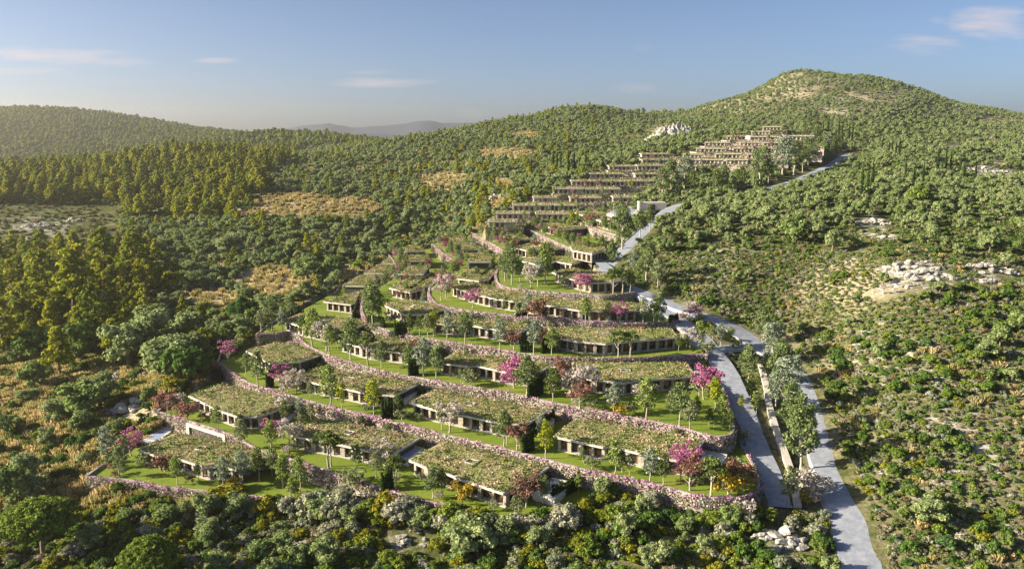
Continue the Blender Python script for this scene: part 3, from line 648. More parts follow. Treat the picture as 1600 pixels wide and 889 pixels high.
TREES = {
 0: 'v168,728,56 g188,745,44 j206,712,45 o196,722,40 l277,757,42 e258,736,24 v350,764,46 v378,760,52 d405,752,50 n366,762,16 l442,762,48 l468,768,52 s226,728,18 g310,752,26 g425,742,40',
 1: 'e262,642,24 w274,640,22 e292,656,26 l340,674,38 o378,700,42 j424,695,44 l424,706,46 a452,704,44 o474,680,40 u514,732,56 u518,729,48 g557,736,40 a596,732,42 o588,748,40 u618,764,50 g676,778,44 d690,774,40 s555,762,24 n724,782,30 r822,792,48 g850,788,44 s545,752,20 g636,676,26 d700,762,20 g462,696,24 e716,768,18 s772,797,14',
 2: 'j357,566,38 g404,604,52 j438,606,42 g385,585,30 a462,614,34 w450,612,22 o462,600,20 l515,636,62 y534,640,40 y584,648,50 d622,652,34 s628,656,16 g424,600,30 v470,656,34 d446,660,32 a702,676,46 g690,672,40 g787,698,54 g792,694,44 r808,703,38 r815,690,30 y853,716,54 v845,690,40 l960,740,48 d972,738,32 v1016,754,52 d1036,758,46 j1062,752,58 j1075,745,56 r1078,766,52 u1111,776,58 r1130,762,40 n1138,772,38 r1160,768,48 s1148,752,30 s925,733,18 w445,645,26 j850,680,26 g910,720,20 s1090,756,24',
 3: 'g425,516,52 o408,520,34 v442,520,36 g455,500,36 d474,530,36 l490,544,58 a510,548,44 l516,552,42 d528,545,30 g548,562,58 u575,570,46 g596,574,40 g640,582,42 r645,566,36 v662,588,56 g682,592,46 g760,590,18 s735,602,22 s730,592,16 j804,606,52 j795,612,40 g822,620,60 d840,614,38 g858,614,36 d864,628,50 r878,602,40 r886,606,34 r906,638,38 w905,624,46 s926,640,18 v959,647,46 n969,650,17 s984,648,18 a1006,640,40 l1010,657,62 o1048,646,34 g1062,664,62 o1078,672,44 d1088,650,30 s1092,618,24 j1100,624,58 j1112,622,52 y1116,640,48 l1128,664,46 d1140,672,30 d1108,664,24 g505,528,24 g440,500,20',
 4: 'g582,508,60 l590,506,50 s586,520,14 d640,522,30 d656,525,30 o668,527,34 y678,526,38 v699,532,44 g727,538,48 v781,547,46 r803,549,34 v834,553,50 r847,548,36 l862,557,42 g870,548,28 u966,560,42 u984,560,40 d1060,548,24 d1072,546,22 a1078,546,32 l1094,544,40 s1104,552,20 g795,530,20 s612,505,16 o900,548,16',
 5: 'a690,470,38 j698,466,40 j738,482,34 d790,488,22 v825,498,36 s815,494,20 e838,500,28 d845,492,24 l915,505,38 g950,504,30 j968,505,36 o1005,505,36 d1022,505,38 g1030,503,42 v775,480,20 g700,465,22',
 6: 'g800,445,52 g790,440,44 g812,440,30 a830,450,34 l852,444,60 v840,448,40 j908,458,34 j915,456,30 u957,461,38 u972,460,38 d985,458,34 g965,450,30 g880,450,18 g955,425,42 d940,415,40'}
for k, st in TREES.items():
    for i, e in enumerate(st.split()):
        x, y, h = [float(v) for v in e[1:].split(',')]; P = atD(x, y, TD[k]); P[2] = TZ[k]-.02
        hm_ = h*math.hypot(P[1], TD[k])/F*1.1
        place_tree(K[e[0]], P, hm_, 'on the lawn of the '+TNAME[k], i)
# trees filling the far arms of the terraces
AR = np.random.default_rng(11)
for k in range(3, 9):
    c = TC[k]; nn = normals_in(c); idxs = [i for i in range(len(c)) if c[i][1] > (285 if k < 4 else 300 if k < 5 else 318)]
    for i in (idxs+idxs)[::3]:
        off = AR.uniform(1.2, 5.8) if AR.uniform() < .72 else AR.uniform(12, 18); p = c[i]+nn[i]*off
        if not inside(np.array([p[0]]), np.array([p[1]]), TP[k])[0]: continue
        if k < 8 and inside(np.array([p[0]]), np.array([p[1]]), TP[k+1])[0]: continue
        kd = AR.choice(['green_tree', 'lime_tree', 'dark_tree', 'judas_tree', 'red_tree', 'olive', 'silver_tree', 'yellow_tree'], p=[.26, .17, .14, .09, .1, .1, .1, .04])
        place_tree(kd, (p[0], p[1], TZ[k]-.02), AR.uniform(3.5, 7.5), 'on the narrow rear arm of the '+TNAME[k], i)
for k in range(1, 7):                      # slim trees and shrubs at the foot of the walls, between the villas
    c = TC[k+1] if k < 8 else TC[k]; nn = normals_in(c)
    for i in range(8, len(c)-8, 6):
        if AR.uniform() < .25: continue
        p = c[i]-nn[i]*AR.uniform(1.3, 2.6)
        if not inside(np.array([p[0]]), np.array([p[1]]), TP[k])[0]: continue
        kd = AR.choice(['low_green', 'silver_tree', 'olive', 'low_white', 'green_tree', 'low_red', 'lime_tree'], p=[.3, .14, .16, .08, .14, .08, .1])
        place_tree(kd, (p[0], p[1], TZ[k]-.02), AR.uniform(1.8, 4.2) if 'low' in kd else AR.uniform(3.5, 5.2), 'at the wall foot of the '+TNAME[k], i)
for k in range(0, 9):
    xs_ = [p[0] for p in TC[k]]; ys_ = [p[1] for p in TC[k]]; n_ok = 0
    for _ in range(900):
        x = AR.uniform(min(xs_), 58); y = AR.uniform(min(ys_), 300 if k < 3 else 440)
        a1 = np.array([x]), np.array([y])
        if not inside(*a1, TP[k])[0] or (k < 8 and inside(*a1, TP[k+1])[0]): continue
        dw = float(seg_dist(*a1, TC[k])[0])
        if dw < 1.0 or (dw > 5 and AR.uniform() < .9): continue
        kd = AR.choice(['low_green', 'low_white', 'low_red', 'green_tree', 'olive', 'lime_tree'], p=[.42, .08, .08, .16, .14, .12])
        place_tree(kd, (x, y, TZ[k]-.02), AR.uniform(1.0, 2.4) if 'low' in kd else AR.uniform(3, 5), 'near the lawn edge of the '+TNAME[k], n_ok); n_ok += 1
        if n_ok > 13: break
# junction and roadside trees
for e in 'g1113,532,24 l1140,545,34 s1150,548,16 v1126,540,36 j1086,503,32 a1078,500,30 e1068,500,10 s1095,505,14'.split():
    x, y, h = [float(v) for v in e[1:].split(',')]; P = pick(x, y); place_tree(K[e[0]], P, h*P[1]/F*1.03, 'in the planted island at the road junction', 0)
for i, (x, y, h) in enumerate([(1192, 540, 64), (1206, 572, 70), (1200, 600, 50), (1218, 610, 78), (1228, 650, 96), (1236, 690, 96), (1250, 738, 112), (1212, 640, 60), (1258, 705, 70)]):
    P = pick(x, y); place_tree('plane_tree', P, h*P[1]/F*1.05, 'on the verge between the two gravel roads', i)
for kd, x, y, h in [('green_tree', 1168, 600, 60), ('dark_tree', 1172, 625, 42), ('lime_tree', 1180, 650, 40), ('olive', 1232, 795, 70), ('low_white', 1270, 782, 46), ('low_yellow', 1262, 790, 22), ('low_white', 1162, 812, 34), ('yellow_tree', 1158, 640, 22)]:
    P = pick(x, y); place_tree(kd, P, h*P[1]/F*1.05, 'on the grass verge beside the gravel service road', 1)
for i, (kd, x, y, h) in enumerate([('plane_tree', 972, 392, 66), ('dark_tree', 1000, 372, 42), ('dark_tree', 1015, 362, 40), ('plane_tree', 1010, 440, 62), ('silver_tree', 990, 428, 36), ('olive', 1028, 452, 50), ('plane_tree', 1048, 304, 52), ('plane_tree', 1068, 304, 56), ('plane_tree', 1035, 310, 46), ('dark_tree', 1080, 304, 36),
                           ('dark_tree', 1118, 302, 36), ('green_tree', 1130, 300, 36), ('dark_tree', 1150, 300, 34), ('dark_tree', 1158, 297, 36), ('plane_tree', 1187, 290, 60), ('dark_tree', 1200, 289, 40), ('plane_tree', 1222, 278, 62), ('plane_tree', 1240, 274, 52), ('dark_tree', 1254, 270, 40), ('lime_tree', 1286, 255, 34), ('green_tree', 1272, 258, 30), ('dark_tree', 1302, 243, 28), ('plane_tree', 1290, 246, 34), ('green_tree', 1278, 250, 34), ('plane_tree', 1262, 262, 44), ('dark_tree', 1312, 236, 24), ('silver_tree', 1268, 236, 26), ('dark_tree', 1258, 222, 24), ('dark_tree', 1275, 224, 26)]):
    P = pick(x, y); place_tree(kd, P, h*P[1]/F*1.03, 'beside the upper gravel road climbing to the village', i)

# ------------------------------------------------------------------ villas
def facade(root, f, z0, z1, pitch=3.4, back=.9, closed=()):
    """piers and glazed bays along the polyline f (world xy)"""
    for a, b in zip(f[:-1], f[1:]):
        d = b-a; Ls = float(np.linalg.norm(d))
        if Ls < 1.0: continue
        d = d/Ls; nrm = np.array((-d[1], d[0])); ang = math.atan2(d[1], d[0]); nb = max(1, int(round(Ls/pitch)))
        w = Ls/nb; pw = min(.75, w*.22)
        for i in range(nb+1):
            c = a+d*(i*w); b_ = MB(); sh = 0 if 0 < i < nb else (.5*pw if i == 0 else -.5*pw)
            c = c+d*sh+nrm*.12; hw = pw*(1.5 if random.random() < .2 else 1)
            b_.box((c[0], c[1], (z0+z1)/2), (hw, .55, z1-z0), ang); b_.build('pier', M['pier'], root)
        for i in range(nb):
            c0 = a+d*((i+.5)*w)+nrm*back
            if random.random() < .10:
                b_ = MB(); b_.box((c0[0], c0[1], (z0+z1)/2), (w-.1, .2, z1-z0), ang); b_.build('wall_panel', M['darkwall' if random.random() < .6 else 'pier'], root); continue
            b_ = MB(); b_.box((c0[0], c0[1], (z0+z1)/2+.05), (w-pw*.4, .05, z1-z0-.3), ang); wn = b_.build('window', M['glass'], root)
            b_ = MB()
            for s_ in (-1, 0, 1):
                q_ = c0+d*s_*(w-pw)*.5-nrm*.06; b_.box((q_[0], q_[1], (z0+z1)/2+.05), (.09, .1, z1-z0-.1), ang)
            q_ = c0-nrm*.06; b_.box((q_[0], q_[1], z1-.12), (w-pw*.4, .08, .14), ang); b_.build('frame', M['frame'], wn)
def roof_garden(root, Fp, Bp, z, dens=7.5, amp_=.35, seed=0):
    rg = np.random.default_rng(900+seed); n_ = len(Fp); m = max(5, int(np.linalg.norm(Bp[0]-Fp[0])/1.2)); rows = []
    for r in range(m+1):
        v = r/m; p = Fp*(1-v)+Bp*v; u = np.arange(n_)/(n_-1)
        edge = np.minimum(np.minimum(v, 1-v)*m/2., np.minimum(u, 1-u)*n_/3.).clip(0, 1)
        h = edge*(.18+amp_*fbm(p[:, 0]/3, p[:, 1]/3, seed, 3)); rows.append(np.column_stack([p, z+.03+h]))
    b = MB(); G = np.concatenate(rows); b.add(G, [(r*n_+j, r*n_+j+1, (r+1)*n_+j+1, (r+1)*n_+j) for r in range(m) for j in range(n_-1)])
    g = b.build('roof_garden', M['soil'], root, True)
    area = float(np.linalg.norm(Bp[0]-Fp[0]))*float(np.linalg.norm(Fp[-1]-Fp[0])); k = int(area*dens)
    u = rg.uniform(0, n_-1.01, k); v = rg.uniform(.01, .99, k); i = u.astype(int); fu = (u-i)[:, None]
    Pf = Fp[i]*(1-fu)+Fp[i+1]*fu; Pb = Bp[i]*(1-fu)+Bp[i+1]*fu; p = Pf*(1-v)[:, None]+Pb*v[:, None]
    zz = z+.2+amp_*fbm(p[:, 0]/3, p[:, 1]/3, seed, 3)+rg.uniform(0, .22, k)
    ke = n_*9; ue = rg.uniform(0, n_-1.01, ke); ie = ue.astype(int); fe = (ue-ie)[:, None]; pe = Fp[ie]*(1-fe)+Fp[ie+1]*fe; ou = Fp[ie]-Bp[ie]; ou /= np.linalg.norm(ou, axis=1)[:, None]; pe = pe+ou*rg.uniform(-.3, .42, ke)[:, None]
    p = np.concatenate([p, pe]); zz = np.concatenate([zz, z+rg.uniform(-.05, .45, ke)*(.3+fbm(pe[:, 0]/1.5, pe[:, 1]/1.5, seed, 2))]); k = k+ke
    bump = vnoise(p[:, 0]/1.1, p[:, 1]/1.1, seed+3); C = np.column_stack([p, zz+.35*bump**3]); Nn = rg.normal(size=(k, 3))*.8+np.array((0, -.1, .5)); Q = cards(C, Nn, .22+.3*bump, rg, .7)
    msk = fbm(p[:, 0]/2.6, p[:, 1]/2.6, seed+5, 3)+rg.normal(size=k)*.07 < .55
    t_ = MB(); t_.quads(Q[~msk], 0); t_.quads(Q[msk], 1)
    ob = t_.build('roof_grass', [M['turf'], M['turf2']], root); tint(ob.data, rg); ob['kind'] = 'stuff'
def villa(k, pts, depth, label, skew=0.0, sky_=True, seed=0, pitch=3.4):
    z0 = TZ[k]; zr = z0+3.75; fp = np.array([atD(px, py, CZ-zr)[:2] for px, py in pts])
    dv = fp[-1]-fp[0]; dv /= np.linalg.norm(dv); nv = np.array((-dv[1], dv[0])); nv = nv+dv*skew
    c0 = fp.mean(0); root = empty('villa', (float(c0[0]), float(c0[1]), z0)); off = np.array((c0[0], c0[1]))
    fp = fp-off; z0_, zr_ = 0.0, zr-z0
    Fp = poly_resample(fp, 1.0); Bl = (fp[0]+nv*depth, fp[-1]+nv*depth); u = np.linspace(0, 1, len(Fp))[:, None]; Bp = Bl[0]*(1-u)+Bl[1]*u
    # roof slab following the zig-zag front edge
    b = MB(); poly = [tuple(p) for p in fp]+[tuple(Bl[1]), tuple(Bl[0])]; b.prism(poly, zr_-.5, zr_); b.build('roof_slab', M['concrete'], root)
    ins = .45; F2 = Fp+nv*ins; F2 = F2+(dv*ins)*(1-2*u); B2 = Bp-nv*ins*.5+(dv*ins)*(1-2*u); roof_garden(root, F2, B2, zr_, seed=seed)
    if sky_:
        c = (Fp[int(len(Fp)*.45)]+Bp[int(len(Fp)*.45)])*.5; ang = math.atan2(dv[1], dv[0]); b = MB()
        for (sx_, sy_, lx, ly) in ((0, -1.1, 2.6, .18), (0, 1.1, 2.6, .18), (-1.3, 0, .18, 2.38), (1.3, 0, .18, 2.38)):
            q_ = c+dv*sx_+np.array((-dv[1], dv[0]))*sy_; b.box((q_[0], q_[1], zr_+.35), (lx, ly, .6), ang)
        sk = b.build('skylight', M['concrete'], root); b = MB(); b.box((c[0], c[1], zr_+.32), (2.4, 2.0, .1), ang); b.build('skylight_glass', M['frame'], sk)
    # side and back walls, floor slab
    W0 = fp+nv*1.3; W0[0] = W0[0]+dv*.8; W0[-1] = W0[-1]-dv*.8; ang = math.atan2(nv[1], nv[0]); Ld = depth-1.9
    for e in (W0[0], W0[-1]):
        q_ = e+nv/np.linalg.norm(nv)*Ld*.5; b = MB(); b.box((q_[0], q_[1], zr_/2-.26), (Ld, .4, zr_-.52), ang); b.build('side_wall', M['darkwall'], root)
    b = MB(); poly = [tuple(p) for p in W0-nv*.5]+[tuple(Bl[1]-dv*.8), tuple(Bl[0]+dv*.8)]; b.prism(poly, -.05, .14); b.build('floor_slab', M['concrete'], root)
    facade(root, W0, .14, zr_-.5, pitch)
    tag(root, label, 'house', 'green-roofed terrace villas'); return root
VIL = [
 (0, [(215, 702), (252, 714), (268, 713), (322, 730), (340, 728), (376, 735)], 13, 'green-roofed stone villa on the lowest lawn at the far left, skylight in its roof'),
 (1, [(294, 618), (340, 640), (372, 651), (400, 651), (424, 644)], 12, 'leftmost grass-roofed villa of the second terrace above the plain concrete garage wall'),
 (1, [(450, 678), (484, 686), (530, 694), (576, 704), (590, 703), (612, 711)], 13, 'grass-roofed villa behind a white blossoming tree and a tall umbrella tree'),
 (1, [(638, 718), (660, 728), (690, 736), (724, 750), (786, 770), (808, 764)], 14, 'nearest grass-roofed villa beside the violet-blue paved court at the bottom'),
 (2, [(384, 548), (422, 568), (468, 565)], 13, 'small grass-roofed villa at the left end of the third terrace by a pink tree'),
 (2, [(458, 590), (500, 600), (544, 608), (570, 614), (616, 618)], 12.5, 'long grass-roofed villa behind two bright yellow-green trees'),
 (2, [(638, 628), (680, 640), (716, 647), (780, 660), (822, 664)], 12.5, 'grass-roofed villa behind a round white blossoming tree on the third terrace'),
 (2, [(864, 681), (942, 698), (956, 697), (1000, 708), (1038, 716), (1075, 721)], 14, 'rightmost grass-roofed villa of the third terrace, behind a yellow-green tree'),
 (3, [(440, 500), (470, 510), (508, 518), (554, 513)], 12, 'grass-roofed villa beside the curving paved lane at left'),
 (3, [(528, 532), (560, 541), (576, 545), (592, 546), (640, 553)], 12, 'grass-roofed villa behind a leaning flat-topped tree on the fourth terrace'),
 (3, [(682, 566), (730, 572), (745, 571), (794, 582), (838, 586)], 12, 'grass-roofed villa with a pink tree at its right end on the fourth terrace'),
 (3, [(896, 586), (930, 594), (976, 598), (1000, 594), (1070, 589), (1088, 588)], 13, 'large grass-roofed villa above the widest lawn, magenta trees at its right'),
 (4, [(598, 476), (635, 492), (674, 489)], 12, 'small grass-roofed villa inside the left bend of the fifth terrace wall'),
 (4, [(672, 504), (720, 508), (735, 508), (770, 514), (812, 520)], 11, 'grass-roofed villa in the middle of the fifth terrace behind a green tree'),
 (4, [(858, 526), (900, 533), (946, 537), (1000, 532), (1060, 527)], 11, 'grass-roofed villa with two flat-topped trees in front of it'),
 (5, [(702, 447), (735, 458), (770, 466), (838, 476)], 11, 'grass-roofed villa with a pink tree in front on the sixth terrace at left'),
 (5, [(850, 476), (905, 485), (950, 486), (996, 485)], 11, 'grass-roofed villa with a pink tree before it on the sixth terrace at right'),
 (6, [(862, 425), (890, 435), (920, 442), (956, 441)], 12, 'highest curved-front villa above the nose of the terraces, pink tree before it'),
 (3, [(505, 471), (548, 476)], 26, 'villa roof seen end-on running back beside the dark hedge and paved lane'),
 (4, [(608, 450), (640, 457), (660, 452)], 26, 'villa roof running back above the small villa in the bend of the fifth wall'),
 (5, [(712, 435), (748, 439), (765, 436)], 22, 'villa roof running back behind the sixth terrace pink tree'),
 (7, [(842, 351), (868, 358), (893, 358)], 12, 'villa below the flowered rows on the eighth terrace'),
 (7, [(893, 391), (925, 397), (948, 391)], 12, 'villa roof beside the small parking court near the road'),
 (6, [(800, 386), (825, 392), (855, 392)], 13, 'upper of two villas among trees on the seventh terrace'),
 (6, [(815, 408), (838, 413), (862, 411)], 12, 'villa behind the big green trees of the seventh terrace'),
 (6, [(866, 408), (893, 413), (915, 407)], 12, 'villa just above the highest curved-front villa'),
 (8, [(898, 332), (914, 338), (940, 337)], 11, 'small villa left of the pool terrace on the top large terrace'),
 (8, [(925, 341), (945, 348), (964, 350)], 10, 'villa with close-set piers below the pool terrace')]
for i, (k, pts, dp, lb) in enumerate(VIL): villa(k, pts, dp, lb, seed=i, sky_=(i % 3 != 1), pitch=3.2)
# villas along the rear arms of the terraces, facing the valley
for k, ys in ((2, []), (3, [(440, 415), (410, 385), (380, 352)]), (4, [(442, 418), (412, 388), (382, 356)]), (5, [(448, 424), (418, 394), (388, 362)]), (6, [(452, 430), (424, 402)]), (7, [(432, 412)])):
    c = TC[k]; nn = normals_in(c) if True else None
    for j, (ya, yb) in enumerate(ys):
        if k == 3:
            f = [np.array((-66-(440-y)*.11, y)) for y in np.linspace(ya, yb, 5)]
        else:
            sel = [i_ for i_ in range(len(c)) if yb <= c[i_][1] <= ya and i_ < len(c)*.6]; sel = sel[::max(1, len(sel)//4)]; f = [c[i_]+nn[i_]*(6.0+(.9 if n_ % 2 else 0)) for n_, i_ in enumerate(sel)]
        if len(f) < 2: continue
        zr = TZ[k]+3.75; pp = [proj(p[0], p[1], zr) for p in f]
        villa(k, pp, 11.5, '%s grass-roofed villa on the rear arm of the %s, facing the valley' % (('farthest', 'middle', 'nearest')[j] if len(ys) == 3 else ('farthest', 'nearest')[j] if len(ys) == 2 else 'lone', TNAME[k]), seed=60+k*5+j, sky_=(j == 1))

# paved courts and pools at roof ends, with low block walls
def court(k, poly, h, label, pool=True, kind='paving'):
    P = [atD(x, y, TD[k]-h)[:2] for x, y in poly]; c = sum(P)/len(P); r = empty('pool_court', (float(c[0]), float(c[1]), TZ[k])); P = [p-c for p in P]
    b = MB(); b.prism([tuple(p) for p in P], -.3, h); b.build('paving', M['paving'], r)
    if pool:
        Q = [p*.62 for p in P]; b = MB(); b.prism([tuple(p) for p in Q], h-.2, h+.012); b.build('pool_water', M['water'], r)
    b = MB()
    a, d = P[1], P[2]; dd = d-a; Ls = float(np.linalg.norm(dd)); m_ = (a+d)/2; b.box((m_[0], m_[1], h+.25), (Ls, .3, .5), math.atan2(dd[1], dd[0])); b.build('parapet', M['concrete'], r)
    tag(r, label, 'terrace', 'paved pool courts beside the villas')
court(0, [(218, 690), (250, 669), (270, 671), (246, 692)], .6, 'pale paved pool court at the left end of the lowest villa')
court(1, [(418, 652), (440, 640), (462, 646), (444, 662)], .6, 'paved court between the two left villas of the second terrace')
court(1, [(612, 712), (640, 697), (662, 703), (638, 719)], 1.6, 'blue-white paved court between two villas of the second terrace')
court(1, [(832, 770), (862, 749), (894, 756), (866, 780)], 1.6, 'violet-blue paved pool court beside the nearest villa, hedge on its right')
court(2, [(612, 620), (636, 609), (652, 612), (632, 625)], 1.6, 'blue paved pool court on the third terrace left of centre')
court(2, [(820, 666), (842, 652), (866, 657), (846, 671)], 1.6, 'blue paved pool court between two villas on the third terrace')
court(2, [(1085, 724), (1098, 706), (1136, 713), (1122, 727)], 1.2, 'pale blue paved court by the service road at the terrace end')
court(2, [(464, 571), (470, 558), (488, 564), (482, 573)], .8, 'paved court left of the long villa of the third terrace', False)
court(3, [(838, 588), (850, 573), (868, 576), (858, 590)], 1.4, 'dark blue pool court behind the deep green trees of the fourth terrace')
court(3, [(1086, 590), (1084, 578), (1104, 577), (1116, 591)], .6, 'pale paved court behind the magenta trees by the service road', False)
court(4, [(1058, 529), (1056, 521), (1078, 520), (1080, 529)], .6, 'white paved court at the right end of the fifth terrace', False)
court(5, [(996, 487), (996, 479), (1012, 480), (1014, 487)], .6, 'small paved court at the right end of the sixth terrace', False)
# concrete pool pavilion by the road
P = [atD(x, y, 42.3)[:2] for x, y in [(948, 334), (972, 322), (1022, 325), (1000, 345)]]; c = sum(P)/4; r = empty('pool_pavilion', (float(c[0]), float(c[1]), CZ-47.5)); P = [p-c for p in P]
b = MB(); b.prism([tuple(p) for p in P], -1, 5.2); b.build('deck', M['concrete'], r)
b = MB(); b.prism([tuple(p*.55+np.array((-4., 1.5))) for p in P], 5.0, 5.25); b.build('pool_water', M['water'], r)
b = MB(); b.box((14, 12, 7.4), (15, 8, 4.4), .05); hb = b.build('cabin', M['concrete'], r)
b = MB(); b.box((13, 7.98, 7.2), (4.2, .2, 2.8), .05); b.build('door_opening', M['frame'], hb)
b = MB(); b.box((6.2, 9.5, 7.8), (1.2, 6, 5.2), .05); b.build('wall_fin', M['pier'], r)
tag(r, 'pale concrete pool pavilion with light blue pool deck beside the road bend', 'pavilion')

# hedges: rows of small cypress
def hedge(p0, p1, h, label, wid=1.25, z=None, solid=False, sp_=.8):
    p0 = np.array(p0, float); p1 = np.array(p1, float); d = p1-p0; Ls = np.linalg.norm(d[:2]); n_ = max(2, int(Ls/sp_)); rg = np.random.default_rng(int(abs(p0[0]*13+p0[1]*7))); bl = []
    for i in range(n_+1):
        p = d*i/n_; hh = h*rg.uniform(.8, 1.12)
        for u in np.linspace(.08, 1, max(4, int(hh*1.5))): bl.append((p[0]+rg.normal()*.05, p[1]+rg.normal()*.05, p[2]+hh*u*.95, wid*.5*(1-.62*max(0, u-.35))*(1.3 if solid else 1)))
    cb = canopy(bl, 150, .26, rg, .85, .85, 1.15); ob = cb.build('cypress_hedge', M['cypress']); tint(ob.data, rg); ob.location = p0; tag(ob, label, 'hedge', 'clipped cypress hedges'); return ob
def hp(x, y, k, dz=0): return atD(x, y, TD[k]-dz)
HG = [((864, 784), (904, 762), 1, 3.4, 'spiky cypress hedge along the violet-blue court beside the nearest villa'), ((217, 672), (248, 654), 0, 3.2, 'spiky hedge behind the pool court of the lowest villa'),
      ((598, 767), (612, 762), 1, 4.6, 'dense cypress clump beside the flat-topped tree left of the nearest villa'), ((630, 716), (640, 704), 1, 3.4, 'cypress hedge beside the court between two second-terrace villas'),
      ((598, 655), (612, 650), 2, 5.2, 'dark cypress clump beside two yellow-green trees'), ((622, 636), (640, 622), 2, 3.0, 'cypress hedge at the left end of the white-blossom villa'),
      ((818, 708), (832, 703), 2, 5.4, 'dark cypress clump left of the yellow-green tree on the third terrace'), ((836, 682), (864, 660), 2, 3.2, 'cypress hedge right of the blue pool court on the third terrace'),
      ((640, 588), (652, 584), 3, 5.0, 'dark cypress clump in the middle of the fourth terrace'), ((826, 622), (846, 616), 3, 5.4, 'dark cypress clump below the dark blue pool'), ((418, 606), (426, 604), 2, 5.0, 'dark cypress clump beside the green tree at the left of the third terrace'),
      ((815, 550), (830, 550), 4, 4.6, 'dark cypress clump on the fifth terrace left of the lime tree'), ((848, 552), (858, 536), 4, 3.6, 'cypress hedge at the left end of the villa with flat-topped trees'), ((576, 505), (600, 512), 4, 3.4, 'low hedge behind the bend of the fifth wall'),
      ((618, 524), (634, 522), 4, 4.6, 'dark square hedge on the fifth terrace at left'), ((808, 494), (822, 492), 5, 4.2, 'dark cypress clump on the sixth terrace'), ((345, 600), (344, 575), 1, 3.0, 'small cypresses at the corner of the third terrace wall'),
      ((250, 640), (262, 630), 1, 4.4, 'dark cypress row at the left edge of the second terrace'), ((284, 618), (300, 602), 1, 3.4, 'spiky cypress row along the left edge wall, lower part'), ((305, 596), (332, 572), 1, 3.2, 'spiky cypress row along the left edge wall, upper part'),
      ((455, 500), (474, 497), 3, 4.4, 'dark slim cypresses behind the lawn on the left of the fourth terrace'), ((1046, 503), (1058, 500), 5, 2.0, 'low hedge at the right tip of the sixth terrace'), ((482, 575), (520, 588), 2, 2.6, 'short cypress row at the foot of the fourth wall at left'),
      ((640, 618), (740, 636), 2, 2.2, 'long low cypress row at the foot of the fourth wall in the middle'), ((540, 660), (640, 684), 1, 2.6, 'low cypress row at the foot of the third wall at left'), ((780, 722), (850, 738), 1, 2.4, 'low cypress row at the foot of the third wall by the nearest villa'),
      ((290, 672), (360, 700), 0, 2.6, 'short cypress row at the foot of the plain second wall'), ((890, 655), (940, 665), 2, 2.2, 'low cypress row under the fourth wall at right'), ((940, 586), (1010, 586), 3, 1.6, 'low planting row under the fifth wall')]
for a, b_, k, h, lb in HG:
    hedge(hp(*a, k), hp(*b_, k), h, lb)
for a, b_, k, lb in [((553, 506), (562, 478), 3, 'tall clipped hedge wall beside the curving paved lane'), ((563, 476), (604, 452), 3, 'tall clipped hedge wall behind the villa roof at the curving lane'), ((640, 468), (668, 448), 4, 'tall clipped hedge wall below the two-part roof in the centre'), ((752, 446), (778, 426), 5, 'tall clipped hedge wall left of the highest terrace nose'), ((898, 414), (912, 404), 6, 'tall dark hedge wall beside the parking court')]:
    hedge(hp(*a, k), hp(*b_, k), 4.2, lb, 1.5, solid=True, sp_=.8)
# paved lanes on the terraces
for pts, k, nm in [([(574, 520), (562, 505), (556, 492), (562, 480), (590, 466), (604, 456)], 3, 'paved_lane'), ([(668, 480), (664, 470), (664, 460), (680, 448)], 4, 'paved_lane'), ([(772, 452), (768, 440), (770, 428)], 5, 'paved_lane'), ([(950, 420), (935, 405), (940, 390), (950, 382)], 7, 'paved_lane')]:
    c = catmull([atD(x, y, TD[k])[:2] for x, y in pts], 1.5); nn = normals_in(c); b = MB(); n_ = len(c)
    b.add(np.concatenate([np.column_stack([c+nn*o_, np.full(n_, TZ[k]+.03)]) for o_ in (-2.4, 2.4)]), [(j, j+1, n_+j+1, n_+j) for j in range(n_-1)]); tag(b.build(nm, M['road']), kind='structure')

# plain garage recess in the second wall, low edge walls, the roadside wall
def lowwall(name, P, h, w, label, mat='stone', cat='wall'):
    c = catmull(P, 1.5); nn = normals_in(c); b = MB(); n_ = len(c); rows = []
    for o_, dz in ((-w/2, -1.5), (-w/2, h), (w/2, h), (w/2, -1.5)): rows.append(np.column_stack([c[:, :2]+nn*o_, c[:, 2]+dz]))
    b.add(np.concatenate(rows), [(r_*n_+j, r_*n_+j+1, (r_+1)*n_+j+1, (r_+1)*n_+j) for r_ in range(3) for j in range(n_-1)]+[(0, n_, 2*n_, 3*n_), (n_-1, 4*n_-1, 3*n_-1, 2*n_-1)])
    return tag(b.build(name, M[mat]), label, cat)
cc = TC[1]; gi = int(np.argmin(np.hypot(cc[:, 0]-atD(300, 668, 78.5)[0], cc[:, 1]-atD(300, 668, 78.5)[1]))); pa, pb = cc[gi], cc[min(gi+5, len(cc)-1)]
pc = (pa+pb)/2; dd = pb-pa; r = empty('garage_front', (float(pc[0]), float(pc[1]), TZ[0])); nv = np.array((-dd[1], dd[0]))/np.linalg.norm(dd); ang = math.atan2(dd[1], dd[0])
b = MB(); q_ = -nv*.5
b.box((q_[0], q_[1], 3.95), (17, .9, .9), ang)
for s_ in (-1, 1): e = q_+dd/np.linalg.norm(dd)*s_*7.9; b.box((e[0], e[1], 1.75), (1.2, .9, 3.55), ang)
b.build('concrete_frame', M['concrete'], r); b = MB(); q_ = -nv*.35; b.box((q_[0], q_[1], 1.75), (14.6, .2, 3.5), ang); b.build('garage_door', M['darkwall'], r)
tag(r, 'plain concrete garage front set into the wall behind the lowest villa', 'garage')
lowwall('edge_wall', [atD(137, 744, 82.8), atD(165, 724, 82.8), atD(200, 700, 82.8), atD(228, 680, 82.8)], .4, .4, 'thin wall along the left edge of the lowest lawn')
lowwall('edge_wall', [atD(247, 644, 78.4), atD(285, 612, 78.3), atD(316, 588, 78), atD(340, 567, 77.5)], .6, .5, 'low sloping stone wall with cypresses left of the second terrace villa')
